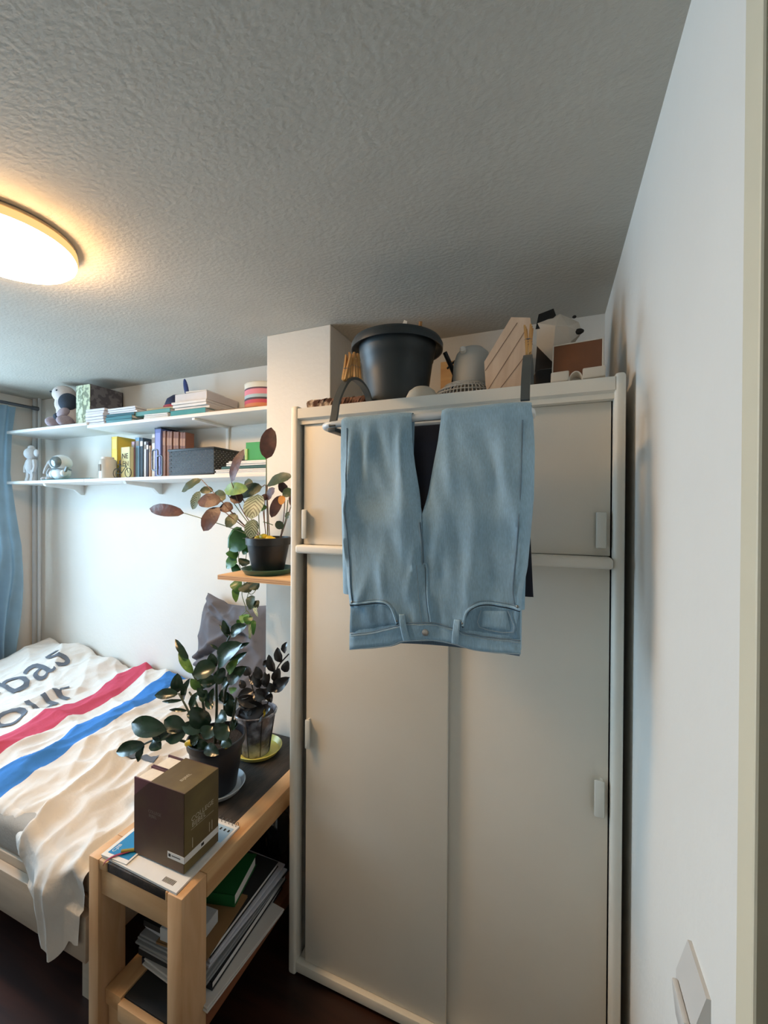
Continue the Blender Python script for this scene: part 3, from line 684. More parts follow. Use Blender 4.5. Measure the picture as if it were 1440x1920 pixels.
def flat(name, label, cat, x0, x1, y0, y1, z0, z1, rgb, rz=0.0, group=None, sheets=0, bulge=0.0):
    """folder or sheaf of paper lying down: cover slab, or a few slightly shifted sheets"""
    c = ((x0 + x1) / 2, (y0 + y1) / 2, z0); t = thing(name, label, cat, c, group); M = rotz(rz, c)
    if not sheets:
        mb = MB(); mb.box(x0, x1, y0, y1, z0, z0 + .0015, 0, M).box(x0, x1, y0, y1, z1 - .0015, z1, 0, M).box(x0, x1, y0, y0 + .0015, z0, z1, 0, M)
        mb.build('cover', P(rgb), t, smooth=0)
        MB().box(x0 + .003, x1 - .004, y0 + .004, y1 - .004, z0 + .0015, z1 - .0015, 0, M).build('sheets', M_PAPER, t, smooth=0)
    else:
        h = (z1 - z0) / sheets
        for k in range(sheets):
            d = random.uniform(-.008, .008); e = random.uniform(-.006, .006); q = rotz(rz + random.uniform(-.03, .03), c)
            def f(u, v, top=0): return None
            MB().box(x0 + d, x1 + d, y0 + e, y1 + e, z0 + k * h, z0 + (k + .86) * h, min(.002, h * .3), q).build('sheaf', P(rgb), t, smooth=0)
    return t

# ---- upper shelf
# soft animal toy, cream with a dark patch
M_PL1 = mat('plush_cream', (228, 218, 214), .95, .06, 40, .4, 220); M_PL2 = mat('plush_dark', (62, 72, 86), .95, .1, 40, .4, 220); M_PL3 = mat('plush_mauve', (178, 164, 172), .95, .1, 40, .4, 220)
pz = thing('plush_toy', 'cream plush animal with a dark patch sitting at the upper shelf', 'plush toy', (-2.885, 1.71, ZU0))
b = MB(); b.ell((-2.885, 1.715, ZU0 + .095), (.085, .07, .098), 20, 14); b.ell((-2.915, 1.70, ZU0 + .155), (.055, .055, .07), 18, 12); b.build('body', M_PL1, pz)
MB().ell((-2.905, 1.69, ZU0 + .215), (.072, .062, .056), 20, 14).build('head', M_PL1, pz)
MB().ell((-2.846, 1.68, ZU0 + .155), (.055, .052, .060), 18, 12).build('dark_patch', M_PL2, pz)
for ex, ez in ((-2.945, .236), (-2.885, .238)): MB().ell((ex, 1.634, ZU0 + ez - .012), (.007, .006, .006), 8, 6).build('eye', M_PL2, pz)
for x0, x1 in ((-2.96, -2.955), (-2.87, -2.82)):
    M = Matrix.Rotation(.5, 3, 'X'); MB().ell(((x0 + x1) / 2, 1.665, ZU0 + .036), (.036, .055, .036), 14, 10).build('leg', M_PL3, pz)
MB().ell((-2.855, 1.655, ZU0 + .085), (.05, .03, .026), 14, 8, Matrix.Rotation(-.5, 3, 'Y')).build('arm', M_PL3, pz)
MB().ell((-2.90, 1.645, ZU0 + .065), (.022, .02, .022), 12, 8).build('paw', M_PL2, pz)
# two patterned magazine files
def mfile(x0, x1, label, front, side):
    t = thing('magazine_file', label, 'magazine file', ((x0 + x1) / 2, 1.76, ZU0), 'patterned magazine files on the upper shelf')
    mb = MB(); mb.box(x0, x0 + .003, 1.665, 1.870, ZU0, ZU0 + .245).box(x1 - .003, x1, 1.665, 1.870, ZU0, ZU0 + .245).box(x0, x1, 1.866, 1.870, ZU0, ZU0 + .245).box(x0, x1, 1.665, 1.87, ZU0, ZU0 + .003)
    mb.build('box', side, t, smooth=0)
    MB().box(x0, x1, 1.662, 1.6655, ZU0, ZU0 + .245, .001).build('front', front, t, smooth=0)
    MB().box(x0 + .005, x1 - .005, 1.67, 1.86, ZU0 + .004, ZU0 + .21).build('papers', M_PAPER, t, smooth=0)
mfile(-2.742, -2.678, 'pale green swirl-patterned magazine file beside the plush toy', mat('swirl_green', (212, 218, 190), .7, .1, 34, rgb2=(140, 150, 124), lo=.46, hi=.54), P((108, 108, 112)))
mfile(-2.676, -2.612, 'swirl-patterned magazine file with a dark grey side by the paper pile', mat('swirl_green2', (206, 212, 178), .7, .1, 30, rgb2=(134, 142, 118), lo=.46, hi=.54), mat('swirl_grey', (116, 114, 118), .7, .1, 26, rgb2=(84, 82, 88), lo=.47, hi=.53))
flat('paper_pile', 'loose pile of white papers in front of the magazine files', 'paper', -2.600, -2.44, 1.63, 1.84, ZU1, ZU1 + .100, (226, 222, 226), .0, None, 6)
flat('folder', 'lowest teal folder in the short pile on the upper shelf', 'folder', -2.415, -2.21, 1.630, 1.86, ZU1, ZU1 + .016, (88, 150, 160), .03)
flat('folder', 'second teal folder in the short pile on the upper shelf', 'folder', -2.425, -2.20, 1.632, 1.86, ZU1 + .0165, ZU1 + .036, (60, 124, 132), -.02)
flat('folder', 'dark teal folder directly beneath the loose papers on the short pile', 'folder', -2.42, -2.20, 1.635, 1.86, ZU1 + .0365, ZU1 + .052, (48, 100, 112), .04)
flat('paper_pile', 'white papers lying on top of the short pile of teal folders', 'paper', -2.41, -2.18, 1.64, 1.85, ZU1 + .0525, ZU1 + .088, (232, 230, 232), .03, None, 3)
flat('paper_pile', 'thin white booklets beneath the wide teal folder', 'paper', -2.10, -1.93, 1.625, 1.84, ZU1, ZU1 + .026, (232, 230, 226), .05, None, 3)
flat('folder', 'wide teal folder bridging from the short pile to the white stack', 'folder', -2.19, -1.91, 1.64, 1.85, ZU1 + .0265, ZU1 + .050, (96, 156, 152), -.04)
flat('folder', 'tan paper folder on the wide teal folder', 'folder', -2.12, -1.92, 1.66, 1.85, ZU1 + .0505, ZU1 + .066, (196, 178, 140), .05)
flat('folder', 'teal folder at the bottom of the tall white stack', 'folder', -1.905, -1.66, 1.632, 1.86, ZU1, ZU1 + .030, (74, 150, 152), .0)
flat('paper_pile', 'thick white paper block in the middle of the tall stack', 'paper', -1.895, -1.655, 1.636, 1.865, ZU1 + .0305, ZU1 + .076, (230, 226, 222), .0, None, 3)
flat('paper_box', 'white lidded paper box on top of the tall stack', 'box', -1.885, -1.660, 1.64, 1.868, ZU1 + .0765, ZU1 + .126, (222, 216, 214), .0, None, 1)
flat('paper_pile', 'small white card lying on the white paper box', 'paper', -1.84, -1.70, 1.66, 1.80, ZU1 + .1265, ZU1 + .137, (238, 236, 232), .08, None, 1)
flat('folder', 'flat brown envelope beneath the striped tin', 'folder', -1.63, -1.33, 1.628, 1.86, ZU1, ZU1 + .006, (150, 126, 96), .02)
# propeller-like toy cap
hb = thing('propeller_hat', 'small navy and red hat with an upright blue blade behind the papers', 'hat', (-1.985, 1.77, ZU1 + .067))
MB().lathe([(.085, 0), (.084, .03), (.072, .062), (.045, .084), (.001, .090)], (-1.985, 1.77, ZU1 + .067), 24).build('crown', P((44, 50, 84)), hb)
MB().lathe([(.083, .0), (.090, .002), (.091, .018), (.084, .022)], (-1.985, 1.77, ZU1 + .067), 24).build('band', P((170, 54, 62)), hb)
MB().ell((-1.945, 1.77, ZU1 + .195), (.017, .006, .058), 14, 10, Matrix.Rotation(-.25, 3, 'Y')).build('blade', P((46, 62, 120)), hb)
# striped tin
st = thing('striped_tin', 'round striped tin at the right end of the upper shelf', 'tin', (-1.365, 1.755, ZU1 + .0065))
prev = 0
for h, c in ((.022, (206, 124, 80)), (.040, (196, 74, 92)), (.050, (70, 60, 70)), (.066, (170, 192, 196)), (.092, (222, 136, 150)), (.100, (96, 66, 80)), (.122, (224, 220, 206))):
    MB().lathe([(.001, prev), (.112, prev), (.112, h), (.001, h)], (-1.365, 1.755, ZU1 + .0065), 40).build('stripe_band', P(c), st, smooth=50); prev = h
MB().lathe([(.001, .122), (.113, .122), (.114, .126), (.108, .130), (.001, .131)], (-1.365, 1.755, ZU1 + .0065), 40).build('lid', P((214, 206, 186)), st, smooth=50)

# ---- lower shelf
M_FIG = mat('felt_grey', (196, 198, 200), .95, .06, 40, .3, 220)
fg = thing('monkey_doll', 'pale grey standing monkey doll at the left end of the lower shelf', 'doll', (-3.215, 1.67, ZL))
b = MB(); b.ell((-3.215, 1.67, ZL + .105), (.040, .032, .058), 16, 12); b.build('body', M_FIG, fg)
MB().ell((-3.215, 1.67, ZL + .185), (.045, .04, .040), 16, 12).build('head', M_FIG, fg)
MB().ell((-3.215, 1.67, ZL + .222), (.022, .02, .018), 10, 8).build('hair_tuft', M_FIG, fg)
for s in (-1, 1):
    MB().ell((-3.215 + s * .056, 1.67, ZL + .188), (.024, .012, .024), 12, 8).build('ear', M_FIG, fg)
    MB().tube([(-3.215 + s * .034, 1.67, ZL + .14), (-3.215 + s * .052, 1.665, ZL + .10), (-3.215 + s * .046, 1.66, ZL + .06)], [.014, .013, .012], 8).build('arm', M_FIG, fg)
    MB().tube([(-3.215 + s * .020, 1.67, ZL + .075), (-3.215 + s * .024, 1.67, ZL + .03), (-3.215 + s * .026, 1.665, ZL + .001)], [.019, .018, .020], 8).build('leg', M_FIG, fg)
eg = thing('elephant_doll', 'small grey elephant doll sitting behind the astronaut', 'doll', (-3.10, 1.74, ZL))
MB().ell((-3.10, 1.74, ZL + .05), (.045, .04, .05)).build('body', M_FIG, eg)
MB().ell((-3.10, 1.735, ZL + .115), (.036, .034, .036)).build('head', M_FIG, eg)
for s in (-1, 1): MB().ell((-3.10 + s * .042, 1.745, ZL + .12), (.026, .010, .032)).build('ear', M_FIG, eg)
MB().tube([(-3.10, 1.705, ZL + .11), (-3.10, 1.69, ZL + .08), (-3.105, 1.685, ZL + .05)], [.012, .010, .008], 8).build('trunk', M_FIG, eg)
for s in (-1, 1): MB().ell((-3.10 + s * .026, 1.70, ZL + .016), (.018, .025, .016)).build('foot', M_FIG, eg)
ag = thing('astronaut_figure', 'white astronaut figurine with a grey visor on the teal magazine', 'figurine', (-2.925, 1.685, ZL + .0065)); az = ZL + .0065
M_AST = mat('astro_white', (222, 230, 234), .3, .02)
MB().ell((-2.925, 1.685, az + .040), (.060, .048, .046), 20, 14).build('body', M_AST, ag)
MB().ell((-2.920, 1.68, az + .105), (.066, .058, .054), 24, 16).build('helmet', M_AST, ag)
MB().ell((-2.905, 1.640, az + .107), (.048, .024, .037), 20, 12).build('visor', mat('visor_grey', (120, 128, 128), .15, .05, metal=.3), ag)
MB().lathe([(.001, -.01), (.016, -.01), (.018, 0), (.016, .01), (.001, .01)], (0, 0, 0), 16, Matrix.Translation((-2.986, 1.68, az + .106)) @ Matrix.Rotation(PI / 2, 4, 'Y')).build('ear_piece', M_AST, ag)
MB().lathe([(.056, -.002), (.050, .004), (.044, .006), (.044, -.006)], (-2.925, 1.685, az + .066), 20).build('collar', P((120, 134, 138)), ag)
MB().ell((-2.984, 1.67, az + .036), (.018, .022, .026)).build('arm', M_AST, ag); MB().ell((-2.868, 1.67, az + .040), (.018, .022, .024)).build('arm', M_AST, ag)
MB().box(-2.858, -2.842, 1.66, 1.675, az + .045, az + .085, .004, rot('Y', .6, (-2.85, 1.66, az + .06))).build('antenna', P((150, 166, 174)), ag)
flat('magazine', 'thin teal magazine lying flat beneath the astronaut', 'magazine', -3.03, -2.56, 1.632, 1.80, ZL, ZL + .006, (86, 140, 142), .0)
# glass jar
jr = thing('storage_jar', 'pale cylindrical jar with a lid left of the yellow book', 'jar', (-2.475, 1.68, ZL))
MB().lathe([(.001, 0), (.044, 0), (.046, .004), (.046, .108), (.041, .117), (.001, .118)], (-2.475, 1.68, ZL), 32).build('body', mat('jar_cream', (206, 204, 196), .35, .05), jr)
MB().lathe([(.032, .118), (.033, .122), (.033, .130), (.029, .132), (.001, .132)], (-2.475, 1.68, ZL), 32).build('lid', P((226, 222, 214)), jr)
MB().box(-2.490, -2.468, 1.632, 1.636, ZL + .045, ZL + .085, .001).build('label', P((120, 112, 96)), jr)
one('grey_tin', 'small dark grey tin tucked between the jar and the yellow book', 'tin', MB().lathe([(.001, 0), (.03, 0), (.031, .004), (.031, .115), (.027, .12), (.001, .12)], (-2.443, 1.765, ZL), 24), P((108, 104, 106)))
# books, left to right
G = 'books standing on the lower shelf'
KS = 1.061
def hk(h): return (ZL + h - 1.62) * KS + 1.62 - ZL
book('book', 'thick bright yellow book standing beside the jar', 'book', -2.385 * KS, -2.335 * KS, 1.74, 1.872, ZL, ZL + hk(.242), (238, 206, 78), G, spine=((246, 224, 110), .72, .94))
nb = book('book', 'pale yellow book with black capital letters behind the toy bicycle', 'book', -2.408, -2.330, 1.714, 1.737, ZL, ZL + .192, (236, 232, 176), G)
M_INK = mat('black_ink', (24, 24, 26), .7, .05)
text_mb('NE', .044, lambda u, v: Vector((-2.400 + u, 1.7125, ZL + .124 + v))).build('lettering', M_INK, nb, smooth=0)
text_mb('EN', .044, lambda u, v: Vector((-2.395 + u, 1.7125, ZL + .078 + v))).build('lettering', P((120, 120, 96)), nb, smooth=0)
for (x0, x1, h, c, lab) in ((-2.220, -2.193, .205, (196, 162, 178), 'thin pink book between the lettered book and the blue one'), (-2.191, -2.157, .226, (120, 166, 200), 'light blue book right of the thin pink one'),
                            (-2.155, -2.128, .222, (58, 76, 92), 'dark slate book right of the light blue one'), (-2.126, -2.104, .200, (222, 222, 224), 'slim white book between two dark ones'),
                            (-2.102, -2.083, .196, (60, 46, 60), 'slim dark plum book right of the slim white one'), (-2.081, -2.068, .175, (206, 170, 140), 'low slim tan book before the tall white book'),
                            (-2.066, -2.036, .238, (230, 228, 220), 'tall white book left of the blue binder')):
    book('book', lab, 'book', x0 * KS, x1 * KS - .001, 1.74 + random.uniform(0, .01), 1.86 + random.uniform(0, .015), ZL, ZL + hk(h), c, G, spine=((236, 232, 228) if sum(c) < 400 else (150, 140, 130), .80, .92))
bd = book('binder', 'tall lavender blue ring binder with a dark top edge', 'binder', -2.033 * KS, -1.985 * KS, 1.74, 1.874, ZL, ZL + hk(.262), (126, 134, 192), G, spine=((150, 158, 214), .25, .92))
MB().box(-2.034 * KS, -1.984 * KS, 1.739, 1.875, ZL + hk(.262), ZL + hk(.262) + .008, .001).build('top_edge', P((40, 42, 62)), bd)
o6 = ['first', 'second', 'third', 'fourth', 'fifth', 'sixth', 'seventh']
for k in range(7):
    x0 = -1.979 * KS + k * .0258
    book('book', '%s of the seven brown matching books right of the binder' % o6[k], 'book', x0, x0 + .0250, 1.745 + .004 * (k % 2), 1.805, ZL, ZL + hk(.250) - .003 * k, (150 - 4 * k, 102 - 3 * k, 78 - 2 * k), 'row of brown matching books', spine=((176, 128, 98), .70, .86))
# wire bookend
we = thing('wire_bookend', 'grey wire bookend in front of the binder', 'bookend', (-2.0, 1.632, ZL))
def loop(x0, x1, z0, z1, y):
    r = .010; pts = []
    for cx, cz, a0 in ((x1 - r, z1 - r, 0), (x0 + r, z1 - r, 90), (x0 + r, z0 + r, 180), (x1 - r, z0 + r, 270)):
        for k in range(4): a = math.radians(a0 + 30 * k); pts.append((cx + r * math.cos(a), y, cz + r * math.sin(a)))
    return pts
MB().tube(loop(-2.045, -2.005, ZL + .035, ZL + .148, 1.636), .0045, 7, closed=True).build('tall_loop', M_ROD, we)
MB().tube(loop(-2.000, -1.962, ZL + .004, ZL + .112, 1.630), .0045, 7, closed=True).build('low_loop', M_ROD, we)
# toy bicycle
bc = thing('toy_bicycle', 'tiny wire bicycle ornament in front of the lettered book', 'ornament', (-2.285, 1.634, ZL))
for cx in (-2.335, -2.235):
    MB().tube([(cx + .026 * math.cos(2 * PI * k / 24), 1.634, ZL + .0275 + .026 * math.sin(2 * PI * k / 24)) for k in range(24)], .0018, 6, closed=True).build('wheel', M_INK, bc)
A, Bq, Cq, Dq, Eq = (-2.335, 1.634, ZL + .0275), (-2.292, 1.634, ZL + .026), (-2.305, 1.634, ZL + .068), (-2.252, 1.634, ZL + .066), (-2.235, 1.634, ZL + .0275)
f = MB()
for p, q in ((A, Bq), (A, Cq), (Bq, Cq), (Cq, Dq), (Bq, Dq), (Dq, Eq)): f.tube([p, q], .0019, 6)
f.build('frame', P((38, 66, 56)), bc)
MB().tube([Dq, (-2.258, 1.634, ZL + .080), (-2.272, 1.634, ZL + .084)], .0018, 6).build('handlebar', M_INK, bc)
MB().box(-2.318, -2.296, 1.630, 1.638, ZL + .074, ZL + .078, .001).build('saddle', M_INK, bc)
# perforated black basket
bk = thing('storage_basket', 'black perforated plastic basket on the lower shelf', 'basket', (-1.765, 1.74, ZL))
M_BASK = mat('basket_black', (34, 36, 40), .5, .08)
def lattice(p0, du, dv, nu, nv, th):
    """sheet with a staggered grid of square holes, real openings"""
    mb = MB(); p0 = Vector(p0); du = Vector(du); dv = Vector(dv); nrm = du.cross(dv).normalized() * th
    for j in range(nv):
        for i in range(nu):
            a = p0 + du * (i / nu) + dv * (j / nv); e = du / nu; g = dv / nv
            o = [a, a + e, a + e + g, a + g]
            s = .30 if (i + j) % 2 == 0 else .12
            q = [a + e * (.5 - s) + g * (.5 - s), a + e * (.5 + s) + g * (.5 - s), a + e * (.5 + s) + g * (.5 + s), a + e * (.5 - s) + g * (.5 + s)]
            mb.add(o + q, [(0, 1, 5, 4), (1, 2, 6, 5), (2, 3, 7, 6), (3, 0, 4, 7)])
    return mb
bx0, bx1, by0, by1, bz0, bz1 = -1.925, -1.610, 1.640, 1.850, ZL + .002, ZL + .145
lattice((bx0, by0, bz0 + .008), (bx1 - bx0, 0, 0), (0, 0, bz1 - bz0 - .02), 26, 12, .002).build('front_wall', M_BASK, bk, smooth=0)
lattice((bx1, by0, bz0 + .008), (0, by1 - by0, 0), (0, 0, bz1 - bz0 - .02), 17, 12, .002).build('side_wall', M_BASK, bk, smooth=0)
lattice((bx0, by1, bz0 + .008), (0, by0 - by1, 0), (0, 0, bz1 - bz0 - .02), 17, 12, .002).build('side_wall', M_BASK, bk, smooth=0)
lattice((bx1, by1, bz0 + .008), (bx0 - bx1, 0, 0), (0, 0, bz1 - bz0 - .02), 26, 12, .002).build('back_wall', M_BASK, bk, smooth=0)
MB().box(bx0, bx1, by0, by1, bz0, bz0 + .008, .001).build('base', M_BASK, bk)
rm = MB(); rm.box(bx0 - .005, bx1 + .005, by0 - .005, by0 + .003, bz1 - .012, bz1, .002).box(bx0 - .005, bx1 + .005, by1 - .003, by1 + .005, bz1 - .012, bz1, .002).box(bx0 - .005, bx0 + .003, by0, by1, bz1 - .012, bz1, .002).box(bx1 - .003, bx1 + .005, by0, by1, bz1 - .012, bz1, .002)
rm.build('rim', M_BASK, bk)
one('basket_filling', 'white papers stored inside the black perforated basket', 'paper', MB().box(bx0 + .006, bx1 - .006, by0 + .008, by1 - .02, bz0 + .009, bz0 + .132, .004), M_PAPER)
# paper pile with a green box
flat('paper_pile', 'creased white papers at the bottom of the pile by the column', 'paper', -1.585, -1.245, 1.628, 1.86, ZL, ZL + .024, (226, 224, 222), .02, None, 3)
flat('folder', 'dark green folder in the pile beside the column', 'folder', -1.56, -1.25, 1.640, 1.86, ZL + .0245, ZL + .040, (46, 84, 76), -.03)
flat('paper_pile', 'white papers above the dark green folder by the column', 'paper', -1.52, -1.245, 1.636, 1.85, ZL + .0405, ZL + .066, (234, 230, 226), .02, None, 3)
gb = thing('green_box', 'small bright green open box on the paper pile', 'box', (-1.37, 1.73, ZL + .0665))
mb = MB(); gz = ZL + .0665
for a in ((-1.425, -1.305, 1.665, 1.669), (-1.425, -1.305, 1.776, 1.78)): mb.box(a[0], a[1], a[2], a[3], gz, gz + .092)
mb.box(-1.425, -1.421, 1.669, 1.776, gz, gz + .092).box(-1.309, -1.305, 1.669, 1.776, gz, gz + .092).box(-1.421, -1.309, 1.669, 1.776, gz, gz + .004)
mb.build('box_body', P((66, 156, 84)), gb, smooth=0)
MB().box(-1.428, -1.412, 1.660, 1.664, gz + .005, gz + .06, .001).build('label_strip', P((168, 196, 120)), gb)
MB().box(-1.375, -1.315, 1.70, 1.703, gz + .005, gz + .118, 0, rot('Y', .25, (-1.34, 1.7, gz))).build('card', M_PAPER, gb, smooth=0)
# ================================================================== BED
M_BEDW = wood('pale_bed_wood', (196, 182, 164), (176, 160, 142), 'x', 4)
M_SHEET = mat('grey_sheet', (172, 168, 162), .9, .06, 10, .15, 120)
BX0, BX1, BYF = -3.35, -1.272, 0.80
bed = thing('bed', 'low pale wooden single bed frame along the back wall', 'bed', ((BX0 + BX1) / 2, 1.34, 0))
MB().box(BX0, BX1, BYF, BYF + .026, .262, .402, .004).build('side_rail', M_BEDW, bed)
MB().box(BX0, BX1, BYF + .026, BYF + .060, .372, .430, .003).build('slat_ledge', M_BEDW, bed)
MB().box(BX0, BX1, 1.852, 1.876, .262, .402, .004).build('side_rail', M_BEDW, bed)
for x in (BX0, BX1 - .026): MB().box(x, x + .026, BYF + .026, 1.852, .262, .44, .004).build('end_board', M_BEDW, bed)
for x in (BX0 + .1, BX1 - .16):
    for y in (BYF + .09, 1.76): MB().box(x, x + .06, y, y + .06, 0, .262, .003).build('leg', M_BEDW, bed)
for k in range(14):
    x = BX0 + .06 + k * .148; MB().box(x, x + .07, BYF + .03, 1.85, .402, .416, .001).build('slat', M_BEDW, bed)
def matt(u, v):
    return None
ms = MB().box(BX0 + .02, BX1 - .004, .828, 1.868, .4165, .548, .035, seg=4)
for v in ms.v:
    v.z += .004 * noise.noise(Vector((v.x * 6, v.y * 6, 0)))
one('mattress', 'mattress in a warm grey fitted sheet on the bed frame', 'mattress', ms, M_SHEET)

# ---- duvet
def ridge(x, y, seed): return 1 - abs(noise.noise(Vector((x, y, seed))) * 2)
def pleat(x, y, ang, fa, fb, seed):
    """irregular sharp-crested folds running along direction ang"""
    c, s_ = math.cos(ang), math.sin(ang); a = c * x + s_ * y; b = -s_ * x + c * y
    a += .06 * noise.noise(Vector((x * 2.6, y * 2.6, seed + 50)))
    n = noise.noise(Vector((a * fa, b * fb, seed)))
    return (1 - min(1, abs(n) * 1.9)) ** 1.6
def duvet_h(x, y):
    """upper surface height of the duvet over the mattress"""
    s = x + .165 * (y - 1.4)
    h = .574 + .020 * noise.noise(Vector((x * 2.1, y * 2.4, 3.1)))
    # billows by the far corner and towards the wall
    h += .060 * math.exp(-((x + 3.10) / .40) ** 2 - ((y - 1.74) / .20) ** 2)
    h += .030 * sst(1.55, 1.85, y) * (1 - sst(-2.2, -1.75, x))
    front = sst(-2.05, -1.6, x) * sst(1.65, 1.15, y)
    # puffed channels of the stripes, pinched by short cross creases
    h += .014 * math.cos((s + 2.31) / .155 * PI) * (1 - front)
    h -= .028 * pleat(x, y, 1.35, 2.3, .9, 61.0) * math.exp(-((s + 2.16) / .30) ** 2)
    h += .036 * (pleat(x, y, .25, 3.0, 1.1, 9.0) - .35) * (.55 + .45 * front)
    h += .028 * (pleat(x, y, -.75, 3.8, 1.5, 21.0) - .35)
    h += .019 * (pleat(x, y, .9, 6.0, 2.6, 33.0) - .35)
    h += .009 * (pleat(x, y, -.2, 12.0, 5.0, 44.0) - .35)
    # long folds combed towards the bench corner
    h += front * .044 * (pleat(x, y, .10, 5.2, .8, 71.0) - .4)
    h += front * .012 * (pleat(x, y, -.12, 10.0, 1.4, 77.0) - .4)
    h += .0022 * noise.noise(Vector((x * 34, y * 28, 5)))
    h -= .018 * sst(-1.40, -1.27, x)
    return max(h, .553)
DROP = [(-3.5, .03), (-1.95, .03), (-1.72, .04), (-1.64, .06), (-1.57, .13), (-1.50, .19), (-1.45, .24), (-1.41, .285), (-1.36, .285), (-1.32, .25), (-1.27, .22)]
NDX, NDT, NDD = 300, 130, 34
def edge_y(x): return .835 + .020 * noise.noise(Vector((x * 4, 2.2, 0))) + (.03 * sst(-1.62, -1.72, x)) - .012 * sst(-1.6, -1.45, x)
def duvet_fn(u, v):
    x = BX0 + .01 + (BX1 - .002 - BX0 - .01) * u
    ye = edge_y(x); nt = NDT / (NDT + NDD)
    if v <= nt:
        t = v / nt; y = 1.868 + (ye - 1.868) * t
        z = duvet_h(x, y)
        q = max(0, 1 - (y - ye) / .05); z -= .022 * q * q
        q = max(0, 1 - (1.868 - y) / .03); z -= .02 * q * q
        return Vector((x, y, z))
    t = (v - nt) / (1 - nt); L = (interp(DROP, x - .02) + interp(DROP, x) + interp(DROP, x + .02)) / 3; s = t * L
    zt = duvet_h(x, ye) - .022; r = .030
    fold = (.040 * (pleat(x, 0.6 + s * .3, .0, 6.5, .8, 71.0) - .3) + .014 * noise.noise(Vector((x * 8, s * 5, 6)))) * sst(-1.68, -1.5, x) * min(1, s / .08)
    a = min(s / r, PI / 2); y = ye - r * math.sin(a); z = zt - r * (1 - math.cos(a)) - max(0, s - r * PI / 2)
    y -= fold * min(1, s / .05); y = min(y, BYF - .012) if z < .42 else y
    pinch = sst(.05, .3, s) * .16; x = x + (-1.375 - x) * pinch * sst(-1.62, -1.5, x)
    return Vector((x, y, z))
def duvet_mat():
    m = bpy.data.materials.new('striped_duvet'); m.use_nodes = True; nt = m.node_tree; N = nt.nodes; L = nt.links
    b = N['Principled BSDF']; b.inputs['Roughness'].default_value = .9; b.inputs['Specular IOR Level'].default_value = .15
    at = N.new('ShaderNodeUVMap'); sp = N.new('ShaderNodeSeparateXYZ'); L.new(at.outputs[0], sp.inputs[0])
    cr = N.new('ShaderNodeValToRGB'); cr.color_ramp.interpolation = 'CONSTANT'; e = cr.color_ramp.elements
    W = (*lin((222, 216, 209)), 1)
    def pos(s): return (s + 3.6) / 2.5
    e[0].position = 0; e[0].color = W; e[1].position = pos(-2.40); e[1].color = (*lin((196, 78, 100)), 1)
    for p, c in ((-2.235, W), (-2.09, (*lin((66, 128, 200)), 1)), (-1.945, W)):
        n = e.new(pos(p)); n.color = c
    L.new(sp.outputs[0], cr.inputs[0]); L.new(cr.outputs[0], b.inputs['Base Color'])
    tc = N.new('ShaderNodeTexCoord'); nb = N.new('ShaderNodeTexNoise'); nb.inputs['Scale'].default_value = 26; nb.inputs['Detail'].default_value = 5; L.new(tc.outputs['Object'], nb.inputs['Vector'])
    bp = N.new('ShaderNodeBump'); bp.inputs['Strength'].default_value = .35; bp.inputs['Distance'].default_value = .012
    L.new(nb.outputs['Fac'], bp.inputs['Height']); L.new(bp.outputs[0], b.inputs['Normal'])
    return m
dv = thing('duvet', 'white duvet with red and blue stripes rumpled over the bed', 'duvet', (-2.4, 1.34, .55))
mb = MB().grid(duvet_fn, NDX, NDT + NDD)
def flat_xy(u, v):
    x = BX0 + .01 + (BX1 - .002 - BX0 - .01) * u; nt = NDT / (NDT + NDD)
    y = 1.868 + (edge_y(x) - 1.868) * min(1, v / nt); return x, y
mb.uv = []
for j in range(NDT + NDD + 1):
    for i in range(NDX + 1):
        x, y = flat_xy(i / NDX, j / (NDT + NDD)); s = x + .165 * (y - 1.4) + .010 * noise.noise(Vector((x * 3, y * 4, 12)))
        mb.uv.append(((s + 3.6) / 2.5, 0.5))
o = mb.build('cover', duvet_mat(), dv, smooth=180)
M_PRINT = mat('grey_print', (98, 104, 114), .9, .05)
def on_duvet(X0, Y0, sx, sy):
    # text runs along +y, letter tops point to -x
    def f(u, v):
        x = X0 - v * sy; y = Y0 + u * sx; x -= .165 * (y - 1.4)
        return Vector((x, min(y, 1.86), duvet_h(x, min(y, 1.86)) + .0060))
    return f
text_mb('s-bas', .30, on_duvet(-2.80, 1.15, .95, 1.35), .022).build('lettering', M_PRINT, dv, smooth=60)
text_mb('mour', .30, on_duvet(-2.47, .915, .95, .95), .022).build('lettering', M_PRINT, dv, smooth=60)
text_mb('l', .26, on_duvet(-1.50, 1.15, 1.6, .95), .022).build('lettering', M_PRINT, dv, smooth=60)

